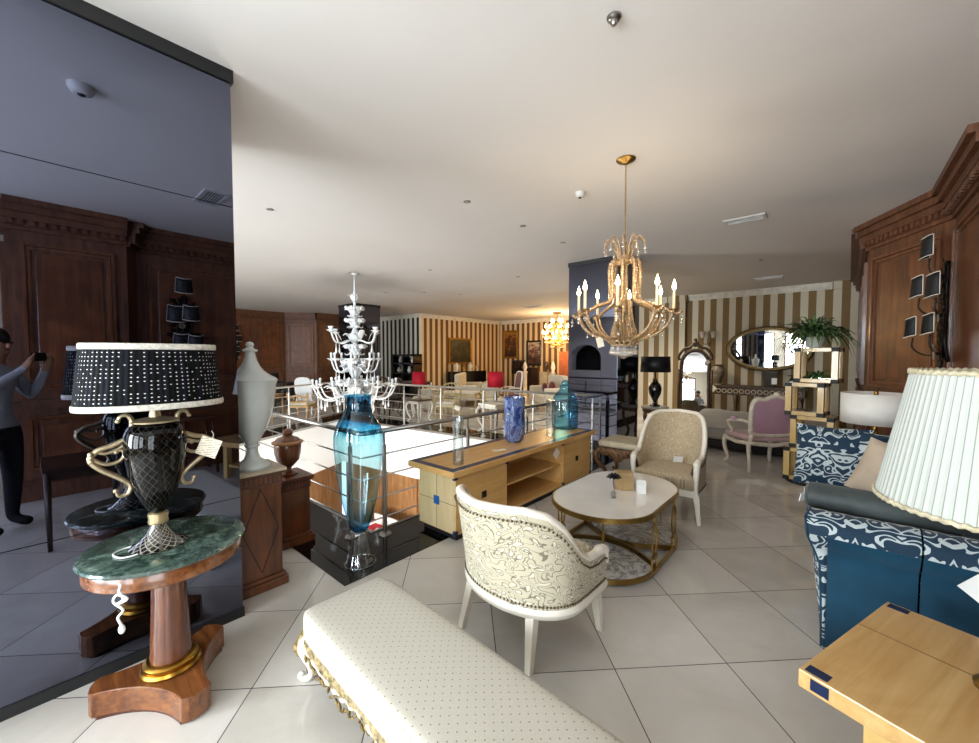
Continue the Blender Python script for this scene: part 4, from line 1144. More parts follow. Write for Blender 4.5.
for i in range(8):
    a = 2*PI*(i+.35)/8; ca, sa = cos(a), sin(a)
    P = lambda d, y_: Vector((ca*d, sa*d, Z0(y_)))
    ar = MB()
    for off in (-.017,.017):
        o2 = Vector((-sa*off, ca*off, 0))
        if off < 0: o2 = o2*0
        up = [p+o2 for p in spline([P(.07,262),P(.105,260),P(.122,270),P(.115,288),P(.12,299),P(.17,303),P(.25,306),P(.33,311),P(.40,315),P(.435,312)],5)]
        (beadtube(ar, up, .0165, .024) if off < 0 else None); o2 = Vector((-sa*off, ca*off, 0))
        lo = [p+o2 for p in spline([P(.09,345),P(.13,340),P(.20,337),P(.28,332),P(.335,325),P(.365,317),P(.375,311)],5)]
        beadtube(ar, lo, .0125, .020)
    inn = spline([P(.06,300),P(.06,310),P(.075,322),P(.10,332),P(.10,342)],5); beadtube(ar, inn, .0085, .016)
    am = ar.build('beaded_arm', BEAD, r, 1)
    cpp = MB(); c0 = P(.378,311)
    cpp.lathe([(.004,-.02),(.012,-.012),(.035,.0),(.037,.005),(.02,.008),(.012,.01)],14,M=tr(*c0)); cpp.build('drip_pan', BRASS, am, 2)
    cpm = MB(); cpm.lathe([(.0115,.008),(.0115,.155),(.004,.158)],12,M=tr(*c0)); cpm.build('candle_sleeve', CANDLE, am, 2)
    bm = MB(); bulb(bm, c0+Vector((0,0,.157))); bm.build('lit_bulb', FLAME, am, 1)
    dm = MB(); drop(dm, c0+Vector((0,0,-.05)), .03); drop(dm, P(.435,318), .024); drop(dm, P(.30,334), .02)
    drop(dm, P(.435,322), .02); dm.build('crystal_drop', CRYST, am, 1)
bs = MB()
for zz, R_ in ((Z0(345),.10),(Z0(341),.115),(Z0(337),.105)):
    ring = [(R_*cos(2*PI*i/60), R_*sin(2*PI*i/60), zz) for i in range(61)]; beadtube(bs, ring, .009, .018)
for i in range(16):
    a = 2*PI*i/16; beadtube(bs, spline([(.105*cos(a),.105*sin(a),Z0(338)),(.07*cos(a),.07*sin(a),Z0(325)),(.02*cos(a),.02*sin(a),Z0(318))],5), .006, .013)
bs.build('beaded_basket', BEAD, r, 1)
MB().lathe([(.0005,Z0(308)),(.012,Z0(312)),(.008,Z0(316)),(.022,Z0(319)),(.02,Z0(323)),(.006,Z0(326))][::-1],14).build('crystal_finial', CRYST, r, 1)
bd_ = MB()
for i in range(12):
    a = 2*PI*i/12; p0 = (.10*cos(a),.10*sin(a)); beadtube(bd_, [(p0[0],p0[1],Z0(345)),(p0[0],p0[1],Z0(350))], .005, .011); bd_.ball((p0[0],p0[1],Z0(352.5)), .019, 10, 6)
bd_.ball((0,0,Z0(355)), .032, 14, 8); bd_.tube([(0,0,Z0(345)),(0,0,Z0(352))], .006, 6)
for i in range(6):
    a = 2*PI*(i+.5)/6; bd_.ball((.055*cos(a),.055*sin(a),Z0(354)), .02, 10, 6); bd_.tube([(.055*cos(a),.055*sin(a),Z0(345)),(.055*cos(a),.055*sin(a),Z0(353))], .003, 5)
bd_.build('crystal_ball', CRYST, r, 1)
price_tag('cream paper price tag dangling under the lit crystal chandelier', (CH[0]-.16,CH[1]-.13,Z0(337)+CEIL), math.radians(41), .055, .085, .15, PAPER, -.3)
def point(name, loc, e, col=(1,.78,.5), rad=.05):
    L = bpy.data.lights.new(name,'POINT'); L.energy = e; L.color = col; L.shadow_soft_size = rad
    o = bpy.data.objects.new(name, L); o.location = loc; C.objects.link(o); return o

# --- white glass tiered chandelier over the stairwell
t = NT('milk_glass'); MILK = t.pbr(lin('e4e6e6'), .12, 0, .6, None, .5)
WC = (-7.2,4.2)
r = thing('glass_chandelier','white glass chandelier of many tiers with flowers and leaves hanging over the stairwell','chandelier',WC+(CEIL,))
Zw = lambda y_: (1.55+(356-y_)*.01965)-CEIL
MB().lathe([(.02,Zw(276)),(.06,Zw(274.5)),(.10,Zw(272.5)),(.11,0)],24).build('canopy', MILK, r, 2)
prof = []
for y_, rr in ((400,.02),(397,.10),(394,.13),(391,.10),(388,.05),(384,.09),(381,.07),(377,.06),(372,.10),(368,.16),(364,.12),(361,.06),(357,.05),(352,.09),(347,.10),(343,.06),(338,.10),(334,.13),(330,.08),(325,.05),(320,.08),(316,.06),(311,.10),(308,.08),(305,.04),(300,.05),(296,.06),(291,.025),(284,.02),(276,.015)): prof.append((rr, Zw(y_)))
MB().lathe([(a_*.62,b_) for a_,b_ in prof], 20).build('stem', MILK, r, 1)
_rl = random.Random(8)
def leafring(mb, n, y_, r0, r1, rise, w, ph=0):
    for i in range(n):
        a = 2*PI*(i+_rl.uniform(-.2,.2))/n+ph
        R3 = Matrix.Rotation(a,3,'Z')
        mb.grid(lambda u,v: R3 @ Vector((lerp(r0,r1,v), (u-.5)*w*sin(PI*min(1,.12+.86*v)), Zw(y_)+rise*sin(v*2.2)-abs(u-.5)*w*.3)), 3, 5)
fl = MB()
for n, y_, r0, r1, rise, w, ph in ((6,316,.03,.19,.16,.15,0),(6,311,.03,.15,-.10,.14,.5),(6,327,.03,.20,.17,.15,.3),(6,322,.03,.16,-.10,.14,.8),(6,302,.02,.13,.14,.10,0),(7,342,.04,.22,.18,.16,0),(7,354,.04,.24,.2,.16,.2),(7,348,.04,.2,-.12,.15,.6),(8,378,.04,.30,.3,.17,0),(8,368,.05,.28,.2,.16,.2),(12,394,.05,.42,.3,.17,.1),(10,388,.05,.36,-.14,.15,.3)): leafring(fl, n, y_, r0, r1, rise, w, ph)
for y_, R_, n in ((309,.13,6),(321,.14,6),(347,.16,7),(362,.22,8),(384,.3,10)):
    for i in range(n):
        a = 2*PI*(i+.3)/n
        for k in range(5): fl.ball((R_*cos(a)+.035*cos(k*1.26), R_*sin(a)+.035*sin(k*1.26), Zw(y_)+.02*(k%2)), .034, 6, 4)
fl.build('glass_leaf_sprays', MILK, r, 1, solid=.006)
def wtier(n, R_, ya, yb, candle, ph=0, sag=6):
    for i in range(n):
        a = 2*PI*i/n+ph; ca, sa = cos(a), sin(a)
        m = MB()
        pts = spline([(ca*R_*d, sa*R_*d, Zw(y_)) for d, y_ in ((.05,yb),(.35,yb+sag*.3),(.6,yb+sag),(.85,yb+sag*.6),(1.0,ya))],5)
        m.tube(pts, .016, 7)
        x_, y2, z_ = pts[-1]
        m.lathe([(.01,-.02),(.075,.03),(.08,.035),(.02,.015)],12,M=tr(x_,y2,z_),flute=(6,.12)); 
        if candle: m.lathe([(.02,.01),(.022,.10),(.03,.13),(.012,.15)],8,M=tr(x_,y2,z_))
        else: m.lathe([(.02,.02),(.05,.08),(.06,.1),(.02,.06)],8,M=tr(x_,y2,z_),flute=(5,.2))
        m.lathe([(.002,-.22),(.022,-.18),(.008,-.1),(.006,-.02)],8,M=tr(pts[len(pts)*2//3].x,pts[len(pts)*2//3].y,pts[len(pts)*2//3].z))
        m.build('glass_arm', MILK, r, 1)
        rr = MB(); leafring(rr, 1, yb+sag*.5-2, R_*.45, R_*.75, .18, .12, a+.18); rr.build('arm_leaf', MILK, r, 1, solid=.006)
wtier(4, .56, 333, 340, False, .2, 3); wtier(8, .45, 360, 366, True, .1, 6); wtier(12, .78, 386, 393, True, 0, 6); wtier(6,.45,384,390,True,.26,4)

# --- cluster chandelier far back, lit
GC = (-7.95,12.90)
r = thing('cluster_chandelier','bright golden cluster chandelier lit up in the far area before the striped wall','chandelier',GC+(CEIL,))
MB().lathe([(.02,-.08),(.14,-.05),(.16,0)],24).build('canopy', BRASS, r, 2)
MB().tube([(0,0,-.06),(0,0,-1.3)], .018, 8).build('stem', BRASS, r, 1)
FARB = emis('far_bulb','ffe0a0',16)
fr_ = MB(); bl_ = MB(); dr_ = MB(); rnd = random.Random(3)
for ring, (zz, R_, n) in enumerate(((-.42,.22,9),(-.62,.42,14),(-.85,.52,18),(-1.05,.44,14),(-1.22,.24,9))):
    fr_.tube([(R_*cos(2*PI*i/30),R_*sin(2*PI*i/30),zz) for i in range(30)], .016, 6, True)
    for i in range(n):
        a = 2*PI*(i+.5*ring)/n; p = (R_*cos(a),R_*sin(a),zz)
        if i%2 == 0 and ring < 4: bl_ = MB(); bulb(bl_, (p[0],p[1],p[2]+.05), 2.0); bl_.build('lit_bulb', FARB, r, 1)
        drop(dr_, (p[0]*1.05,p[1]*1.05,p[2]-.02), .06); drop(dr_, (p[0]*.8,p[1]*.8,p[2]-.05), .05)
    for i in range(6):
        a = 2*PI*i/6; fr_.tube([(0,0,zz+.05),(R_*cos(a),R_*sin(a),zz)], .01, 5)
fr_.build('gilt_frame', GOLD, r, 1); dr_.build('crystal_drop', BEAD, r, 1)

# ================================================================== RIGHT HAND GROUP BEHIND THE TABLE
DAMW = plain('walnut_gilt_carving', '6a4a28', .45, .3, .5, .45, 26, .4)
# ornate stool
sx_, sy_ = -2.03,4.95
r = thing('stool','square stool with carved walnut and gilt frame and beige cushion beyond the sideboard end','stool',(sx_,sy_,0),math.radians(2))
MB().box(-.26,.26,-.26,.26,.41,.49).build('seat_cushion', plain('beige_damask','c2b79c',.7,0,.3,.1,14), r, False, .035, seg=4)
for k in range(4):
    M = rz(k*PI/2) @ tr(-.25,-.25,0)
    a = MB(); a.grid(lambda u,v: Vector((u*.5, -.004-.010*sin(PI*v)-.004*cos(u*50)*cos(v*8), lerp(.33-.07*abs(cos(PI*u*2))**2*sin(PI*u)-.02*sin(PI*u)+.006*sin(u*50), .412, v))), 40, 8, M); a.build('carved_apron', DAMW, r, 1, solid=.014)
for sx in (-1,1):
    for sy in (-1,1):
        pts = spline([(sx*d,sy*d,z) for d,z in ((.235,.39),(.275,.32),(.255,.22),(.20,.13),(.185,.07),(.215,.02),(.25,.016),(.262,.04))],5)
        m = MB(); n_ = len(pts); m.tube(pts, [lerp(.04,.016,min(1,i/(n_*.75))) for i in range(n_)], 9); m.ball((sx*.23,sy*.23,.014), .022, sz=.6); m.build('leg', DAMW, r, 1)

# black lamp on a carved table beside the middle column
tx, ty = -2.51,7.43
r = thing('side_table','small dark carved table beside the middle mirrored column, carrying the black urn lamp','table',(tx,ty,0))
MB().lathe([(.001,.60),(.22,.60),(.235,.61),(.235,.63),(.22,.64),(.001,.64)],36).build('top', plain('grey_table_top','a39d92',.3), r, 2)
MB().lathe([(.2,.53),(.21,.54),(.21,.6)],36,cap=False).build('apron', DAMW, r, 2)
for k in range(3):
    a = PI/2+2*PI*k/3+.4; ca, sa = cos(a), sin(a)
    m = MB(); pts = spline([(ca*d,sa*d,z) for d,z in ((.17,.56),(.20,.46),(.16,.30),(.10,.18),(.12,.06),(.18,.018),(.20,.03))],5); m.tube(pts, [lerp(.034,.015,i/(len(pts)-1)) for i in range(len(pts))], 8); m.build('leg', DAMW, r, 1)
r = thing('table_lamp','black lamp with wide black shade and glossy urn base beside the mirrored column','lamp',(tx,ty,.641))
MB().lathe([(.001,0),(.085,0),(.09,.02),(.05,.04),(.03,.08),(.05,.12),(.10,.22),(.115,.32),(.09,.40),(.05,.44),(.03,.47),(.012,.50),(.012,.66),(.001,.66)],36).build('base', BLACK, r, 2)
MB().lathe([(.025,.46),(.045,.47),(.05,.49),(.03,.50)],20).build('gilt_collar', GOLD, r, 2)
MB().lathe([(.255,.62),(.245,.90)],48,cap=False).build('lamp_shade', plain('black_silk','101012',.5,0,.4,.15,20), r, 1, solid=.004)
price_tag('white price tag hanging on the dark mirrored column side by the black lamp', (-2.694,6.60,1.22), PI/2, .08, .11, 0, PAPER)

# cheval mirror
def mirror_glass(name): 
    t = NT(name); return t.pbr((.86,.87,.88,1), .01, 1.0, .5)
SILVERED = mirror_glass('silvered_mirror')
FRAMEC = plain('carved_brown_frame', '4f3a26', .45, .15, .5, .45, 24, .4)
def frame_tube(mb, outline, r_): mb.tube(outline, r_, 8, True)
cmx, cmy = -2.43,9.75
r = thing('standing_mirror','standing mirror with arched carved brown frame and scroll crest behind the bed','mirror',(cmx,cmy,0),math.radians(14))
ol = [(-.26,.30),(-.26,1.25)] + [(-.26+.0,1.25)] + [(.26*cos(a)*1.0, 1.35+.30*sin(a)) for a in [PI-PI*i/16 for i in range(17)]] + [(.26,1.25),(.26,.30)]
M = Matrix(((1,0,0,0),(0,0,1,0),(0,1,0,0),(0,0,0,1))) @ Matrix.Identity(4)
Tm = Matrix.Rotation(math.radians(-5),4,'X')
g = MB(); g.add([(x,0,z) for x,z in ol], [tuple(range(len(ol)))], Tm); g.build('mirror_glass', SILVERED, r)
g = MB(); g.add([(x,.02,z) for x,z in ol], [tuple(range(len(ol)))], Tm); g.build('back_board', FRAMEC, r)
f = MB(); pp = [Tm @ Vector((x*1.07,-.0,z if z<1.3 else 1.35+(z-1.35)*1.1)) for x,z in ol]; f.tube(pp, .04, 8, True)
for sg in (-1,1):
    f.tube(spline([Tm @ Vector((sg*x,-.01,z)) for x,z in ((.0,1.86),(.07,1.79),(.13,1.74),(.22,1.72),(.30,1.62),(.34,1.52),(.31,1.46))],5), .028, 8)
    f.tube([(sg*.33,.05,0),(sg*.33,.05,1.25)], .022, 8); f.tube([(sg*.33,-.22,.02),(sg*.33,.05,.10),(sg*.33,.30,.02)], .025, 8)
f.ball(Tm @ Vector((0,-.01,1.83)), .07, 12, 8, sy=.5)
f.ball(Tm @ Vector((0,-.01,1.92)), .04, 10, 6, sy=.5)
f.build('carved_frame', FRAMEC, r, 1)
price_tag('cream diamond price tag hanging at the frame of the standing mirror', (cmx+.30,cmy-.10,1.45), 0.2, .08, .08, 0, PAPER, .7)

# daybed
BEDF = plain('beige_bedspread', '8f867a', .8, 0, .2, .06, 5, 0, 0, .2)
r = thing('bed','low bed with rumpled beige cover between the armchair and the carved console','bed',(-1.02,8.35,0))
MB().box(-.85,.95,-.95,1.1,.03,.18).build('base', DARKF, r, False, .02)
MB().box(-.9,1.0,-1.0,1.15,.18,.38).build('mattress', BEDF, r, False, .06, seg=4)
hd = MB(); hd.grid(lambda u,v: (lerp(-.88,.98,u), lerp(-1.0,1.14,v), .38+ (.19*sin(PI*min(1,v*1.2))**1.3)*(.75+.25*sin(u*5+1)) + .012*sin(u*21+v*13)*sin(PI*u)), 40, 30)
hd.build('bedspread', BEDF, r, 1)

# pink armchair
PINK = plain('mauve_pink_velvet', 'ae8797', .7, 0, .3, .05, 5, 0, 0, .4)
PINK2 = plain('faded_pink_seat', 'bb9a98', .7, 0, .3, .05, 5, 0, 0, .3)
r = thing('armchair','cream framed open armchair with pink upholstered back, seen from behind near the maple cube shelf','armchair',(-.82,6.68,0),math.atan2(.78,-.63)-PI/2)
CRW = plain('worn_cream_paint', 'd6cbb9', .4, 0, .4, .1, 20)
for sx in (-1,1):
    bl2 = MB(); pts = spline([(sx*.30,-.255,.40),(sx*.30,-.265,.25),(sx*.305,-.29,.10),(sx*.31,-.30,0)],5); bl2.tube(pts, [.03,.03,.029,.028,.027,.026,.025,.024,.022,.021,.02,.018,.017,.018,.02,.022][:len(pts)], 8); bl2.build('leg', CRW, r, 1)
    fl2 = MB(); pts = spline([(sx*.30,.25,.40),(sx*.33,.275,.33),(sx*.325,.27,.22),(sx*.30,.245,.11),(sx*.30,.245,.05),(sx*.325,.275,.018),(sx*.33,.285,.03)],5); n_ = len(pts); fl2.tube(pts, [lerp(.036,.016,min(1,i/(n_*.8))) for i in range(n_)], 8); fl2.ball((sx*.315,.262,.014), .02, sz=.6); fl2.build('leg', CRW, r, 1)
    ar = MB(); ar.tube(spline([(sx*.29,-.27,.66),(sx*.33,-.12,.67),(sx*.35,.08,.645),(sx*.355,.14,.62),(sx*.335,.145,.56),(sx*.31,.12,.50),(sx*.31,.16,.42)],5), .020, 8); ar.ball((sx*.355,.14,.62), .028); ar.build('armrest', CRW, r, 1)
    MB().tube([(sx*.345,-.06,.685),(sx*.35,.05,.675)], .028, 8).build('arm_pad', PINK, r, 1)
ol = [(-.25,.52),(-.285,.60),(-.30,.78),(-.29,.93),(-.24,.985),(-.14,.985),(0,1.03),(.14,.985),(.24,.985),(.29,.93),(.30,.78),(.285,.60),(.25,.52),(0,.50)]
ols = spline([(x,0,z) for x,z in ol], 5, True); LEAN = tr(0,-.27,0) @ Matrix.Rotation(math.radians(9),4,'X') @ tr(0,0,-.0)
LEAN = tr(0,-.19,0) @ Matrix.Rotation(math.radians(8),4,'X')
f = MB(); f.tube([LEAN @ p for p in ols], .032, 8, True); f.ball(LEAN @ Vector((0,0,1.05)), .04, 10, 6)
for sx in (-1,1): f.tube([LEAN @ Vector((sx*.25,0,.53)), (sx*.285,-.255,.38)], .028, 8)
f.build('back_frame', CRW, r, 1)
b = MB(); n_ = len(ols)
for d_ in (-.02,.03):
    vs = [LEAN @ Vector((p.x*.97, d_, .77+(p.z-.77)*.97)) for p in ols] + [LEAN @ Vector((p.x*.6, d_*1.9, .77+(p.z-.77)*.6)) for p in ols] + [LEAN @ Vector((0,d_*2.0,.77))]
    fs = [(i,(i+1)%n_,n_+(i+1)%n_,n_+i) for i in range(n_)] + [(n_+i,n_+(i+1)%n_,2*n_) for i in range(n_)]
    b.add(vs, fs if d_ > 0 else [x[::-1] for x in fs])
b.build('upholstered_back', PINK, r, 1)
MB().prism([(-.30,-.25),(.30,-.25),(.345,.27),(-.345,.27)], .40, .48).build('seat_cushion', PINK2, r, False, .04, seg=4)
m = MB()
for (a, b2) in (((-.30,-.265),(.30,-.265)),((.30,-.265),(.335,.265)),((.335,.265),(-.335,.265)),((-.335,.265),(-.30,-.265))):
    m.tube([(lerp(a[0],b2[0],i/14), lerp(a[1],b2[1],i/14), .385-.03*(1-abs(2*i/14-1))) for i in range(15)], .028, 8)
m.build('seat_rail', CRW, r, 1)

# maple cube shelf with plant
r = thing('cube_shelf','tall openwork shelf of stacked maple cube frames with black corner blocks','shelf',(-.235,6.26,0),math.radians(-8))
MB().lathe([(.001,0),(.25,0),(.25,.03),(.001,.03)],36).build('base', BLACKMAT, r, 2)
tiers = [(.03,.43,-.055,.0),(.43,.83,.02,.02),(.83,1.23,-.05,-.02),(1.23,1.65,.045,.0)]
for ti, (z0, z1, dx, dy) in enumerate(tiers):
    p = MB(); d, q = .15, .031
    w2 = .155 if ti%2 == 0 else .175
    for sx in (-1,1):
        for sy in (-1,1): p.box(dx+sx*w2-q,dx+sx*w2+q,dy+sy*d-q,dy+sy*d+q,z0,z1)
        p.box(dx+sx*w2-q+.004,dx+sx*w2+q-.004,dy-d+q,dy+d-q,z0+.004,z0+.05); p.box(dx+sx*w2-q+.004,dx+sx*w2+q-.004,dy-d+q,dy+d-q,z1-.05,z1-.004)
    for sy in (-1,1):
        p.box(dx-w2+q,dx+w2-q,dy+sy*d-q+.004,dy+sy*d+q-.004,z0+.004,z0+.05); p.box(dx-w2+q,dx+w2-q,dy+sy*d-q+.004,dy+sy*d+q-.004,z1-.05,z1-.004)
    cube = p.build('cube_frame', MAPLEZ, r, False, .003)
    for sx in (-1,1):
        for sy in (-1,1):
            for zz in (z0+.025,z1-.025): MB().box(dx+sx*w2-q-.003,dx+sx*w2+q+.003,dy+sy*d-q-.003,dy+sy*d+q+.003,zz-.024,zz+.0235 if zz < z1-.03 else zz+.0245).build('corner_block', BLACKMAT, cube)
    MB().box(dx-w2+.02,dx+w2-.02,dy-d+.02,dy+d-.02,z0+.05,z0+.058).build('glass_shelf', CLEAR, r)
def leafplant(name, label, loc, n, L, w, droop, pot, seed, mats):
    rnd = random.Random(seed); r = thing(name, label, 'plant', loc)
    if pot: 
        MB().lathe([(.001,0),(.07,0),(.10,.10),(.105,.13),(.095,.13),(.09,.11),(.001,.10)],28).build('pot', plain('pale_pot','c9cfc8',.3), r, 2)
    h = .11 if pot else 0
    mbs = [MB() for _ in mats]
    for i in range(n):
        a = rnd.uniform(0,2*PI); l = L*rnd.uniform(.6,1.1); el = rnd.uniform(.25,1.4); dr = droop*rnd.uniform(.5,1.3); R3 = Matrix.Rotation(a,3,'Z'); ww = w*rnd.uniform(.7,1.3); yaw = rnd.uniform(-.4,.4)
        def fn(u, v):
            s_ = l*v
            return R3 @ Vector((.03+s_*cos(el)*(1-.15*v), (u-.5)*ww*sin(PI*(.12+.86*v))+yaw*s_*v*.5, h+s_*sin(el)-dr*v*v*v*l - abs(u-.5)*-ww*.5))
        mbs[i%len(mbs)].grid(fn, 2, 7)
    for m_, mt in zip(mbs, mats): m_.build('foliage', mt, r, 1)
    return r
LEAF1 = plain('dark_leaf_green','24401f',.45,0,.4,.25,30); LEAF2 = plain('variegated_leaf','5d7a44',.45,0,.4,.35,50); LEAF3 = plain('pale_leaf_stripe','9aa878',.5,0,.4,.25,40)
leafplant('spider_plant','bushy striped leafed plant in a pale pot on top of the maple cube shelf',(-.235,6.26,1.651),300,.47,.026,.7,True,11,[LEAF1,LEAF2,LEAF1,LEAF3])
leafplant('trailing_plant','small trailing plant inside the top cube of the maple shelf',(-.205,6.26,1.292),70,.20,.022,1.3,False,4,[LEAF1,LEAF2])

# drum lamp behind the sofa on a small table
lx, ly = .27,5.28
r = thing('side_table','small dark table behind the sofa end, carrying the white drum lamp','table',(lx,ly,0))
MB().lathe([(.001,.60),(.24,.60),(.245,.61),(.24,.625),(.001,.625)],36).build('top', WOODX, r, 2)
MB().lathe([(.001,0),(.18,0),(.18,.02),(.05,.05),(.035,.1),(.04,.35),(.03,.56),(.08,.60)],28).build('pedestal', WOODX, r, 2)
r = thing('table_lamp','gold stemmed lamp with white drum shade beside the wood panelling, behind the sofa','lamp',(lx,ly,.626))
MB().lathe([(.001,0),(.09,0),(.09,.02),(.03,.035),(.02,.06),(.035,.10),(.045,.15),(.03,.19),(.015,.21),(.02,.24),(.01,.26),(.008,.52),(.001,.52)],28).build('base', GOLD, r, 2)
MB().lathe([(.255,.285),(.255,.57)],56,cap=False).build('lamp_shade', plain('white_linen','e6e2da',.9,0,.2,.03), r, 1, solid=.004)
MB().lathe([(.004,.52),(.02,.575),(.004,.60)],12).build('finial', GOLD, r, 1)

# carved console, urns, oval mirror, wall sconces on the striped wall
r = thing('console_table','long carved brown console with pierced pale frieze along the striped wall','console',(-1.55,11.22,0))
MB().box(-1.05,1.05,-.22,.22,.80,.84).build('top', FRAMEC, r, False, .006)
MB().box(-1.0,1.0,-.19,.20,.62,.80).build('frieze', FRAMEC, r)
m = MB()
for i in range(16):
    x_ = -.9+i*.12
    m.tube([(x_+.045*cos(q), -.2, .71+.045*sin(q)) for q in [2*PI*j/14 for j in range(14)]], .010, 6, True)
m.build('pierced_scrollwork', plain('pale_scrollwork','b9ab90',.5), r, 1)
for sx in (-1,-.33,.33,1):
    m = MB(); m.lathe([(.03,0),(.04,.03),(.025,.06),(.035,.3),(.05,.5),(.055,.62)],16,M=tr(sx*.93,-.14,0)); m.build('leg', FRAMEC, r, 1)
price_tag('cream diamond price tag on the front of the carved console', (-2.28,10.99,.80), 0, .12, .12, 0, PAPER, PI/4)
r = thing('vase','tall beige urn shaped vase standing on the carved console','vase',(-2.28,11.25,.841))
MB().lathe([(.001,0),(.09,0),(.07,.03),(.10,.12),(.16,.28),(.165,.36),(.12,.43),(.11,.46),(.15,.50),(.13,.50)],28).build('body', plain('beige_ceramic','867a66',.4,0,.5,.2), r, 2)
r = thing('planter','small dark square planter on the carved console under the oval mirror','vase',(-1.20,11.22,.841))
MB().add([(-.10,-.10,0),(.10,-.10,0),(.10,.10,0),(-.10,.10,0),(-.16,-.16,.36),(.16,-.16,.36),(.16,.16,.36),(-.16,.16,.36)],[(3,2,1,0),(4,5,6,7),(0,1,5,4),(1,2,6,5),(2,3,7,6),(3,0,4,7)]).build('body', plain('dark_olive_pot','3f3a2c',.4), r, False, .005)
price_tag('white price tag on the dark square planter', (-1.10,11.0,1.05), 0, .10, .14, 0, WHITE)
leafplant('potted_plant','dark leafy potted plant on the console below the right end of the oval mirror',(-.62,11.22,.841),80,.36,.05,.35,True,9,[LEAF1])
r = thing('oval_mirror','large oval mirror in a gilded brown frame on the striped wall over the console','mirror',(-1.30,11.60,1.72))
RX, RZ_ = .80, .47
g = MB(); g.add([(RX*cos(2*PI*i/64), -.015, RZ_*sin(2*PI*i/64)) for i in range(64)], [tuple(range(64))]); g.build('mirror_glass', SILVERED, r)
MB().tube([(RX*1.04*cos(2*PI*i/64), -.02, RZ_*1.05*sin(2*PI*i/64)) for i in range(64)], .05, 10, True).build('gilded_frame', plain('bronze_gilt','7a6138',.35,.6,.5,.3,30), r, 1)
MB().tube([(RX*.985*cos(2*PI*i/64), -.05, RZ_*.975*sin(2*PI*i/64)) for i in range(64)], .014, 8, True).build('inner_bead', plain('pale_gilt2','b8a77c',.35,.6), r, 1)
def sconce2(loc, label):
    r = thing('wall_sconce', label, 'sconce', loc)
    MB().lathe([(.001,-.16),(.03,-.13),(.045,-.02),(.03,.1),(.035,.18),(.012,.24),(.001,.26)],14,ey=.4).build('back_plate', GILT, r, 1)
    for sg in (-1,1):
        m = MB(); m.tube(spline([(0,-.02,-.06),(sg*.06,-.10,-.10),(sg*.12,-.13,-.04),(sg*.125,-.13,.02)],5), .010, 7); m.lathe([(.01,0),(.045,.015),(.012,.02)],12,M=tr(sg*.125,-.13,.02)); am = m.build('arm', GILT, r, 1)
        s = MB(); s.lathe([(.04,.04),(.075,.20),(.07,.20),(.036,.04)],16,M=tr(sg*.125,-.13,.03),cap=False); s.build('cup_shade', plain('pale_cup','bdb4a4',.5), am, 1)
sconce2((-2.58,11.63,1.95),'pale double wall sconce with two cup shades on the striped wall by the oval mirror')

# black shaded flower sconces on the panelling
def shade_sconce(loc, rot, label):
    r = thing('wall_sconce', label, 'sconce', loc, rot, 'flowered wall sconces on the panelling')    # local -y = into the room
    IRON = plain('dark_bronze_leaf', '231c14', .4, .6, .5, .4, 30)
    m = MB(); m.tube(spline([(0,-.03,-.55),(.03,-.06,-.35),(-.02,-.05,-.1),(.02,-.06,.15),(0,-.05,.38)],6), .016, 8)
    rnd = random.Random(2)
    for i in range(80):
        z_ = rnd.uniform(-.58,.3); a = rnd.uniform(0,2*PI); l = rnd.uniform(.10,.22); R3 = Matrix.Rotation(a,3,'Y')
        m.grid(lambda u,v: Vector((.0,-.055,z_)) + R3 @ Vector((l*v, -.05*v+.02*v*v, (u-.5)*.07*sin(PI*min(1,.1+.88*v)))), 2, 4)
    m.build('leafy_stem', IRON, r, 1, solid=.003)
    fl = MB()
    for p in ((-.12,-.10,-.42),(.10,-.12,-.50),(.02,-.12,.0),(.06,-.10,-.15)):
        fl = MB()
        for k in range(7):
            a = 2*PI*k/7; fl.ball((p[0]+.025*cos(a),p[1]-.01,p[2]+.025*sin(a)), .02, 6, 4, sy=.5)
        fl.ball(p, .014, 6, 4); fl.build('rose_flower', plain('faded_rose','7d6c5a',.5), r, 1)
    for (x_, z_, s_, e_) in ((.0,.42,1.0,.17),(-.06,.06,1.0,.22),(.08,.04,1.1,.13),(-.10,-.32,.95,.25),(.04,-.30,.95,.15)):
        a = MB(); a.tube(spline([(0,-.05,z_-.16),(x_*.6,-.05-(e_-.05)*.6,z_-.17),(x_,-e_,z_-.10),(x_,-e_,z_)],5), .008, 6); am = a.build('arm', IRON, r, 1)
        # a half shade open at the back
        g = MB(); w0, w1, hh = .085*s_, .072*s_, .19*s_
        g.grid(lambda u,v: Vector((x_, -e_, z_)) + Vector((-lerp(w0,w1,v)*1.15*cos(PI*u), -lerp(w0,w1,v)*.9*sin(PI*u)+.01, hh*v+.022*abs(cos(PI*u))**3)), 16, 4)
        sh = g.build('black_shade', BLACKMAT, am, 1, solid=.003)
        e = MB()
        for v in (0,1): e.tube([Vector((x_, -e_, z_)) + Vector((-lerp(w0,w1,v)*1.15*cos(PI*u), -lerp(w0,w1,v)*.93*sin(PI*u)+.01, hh*v+.022*abs(cos(PI*u))**3)) for u in [i/16 for i in range(17)]], .0045, 5)
        for u in (0,1): e.tube([Vector((x_, -e_, z_)) + Vector((-lerp(w0,w1,v)*1.15*cos(PI*u), .01, hh*v+.022)) for v in (0,1)], .0045, 5)
        e.build('white_edging', CREAMW, sh, 1)
shade_sconce((.785,5.62,2.05), -PI/2, 'dark flowered wall sconce with five black half shades on the wood panelling beyond the sofa')
shade_sconce((1.44,1.35,1.95), -PI/2, 'dark flowered wall sconce in the panelled recess, seen only in the dark mirror')
shade_sconce((-15.70,4.6,2.0), PI/2, 'dark wall sconce on the far wood panelling above the white urn')
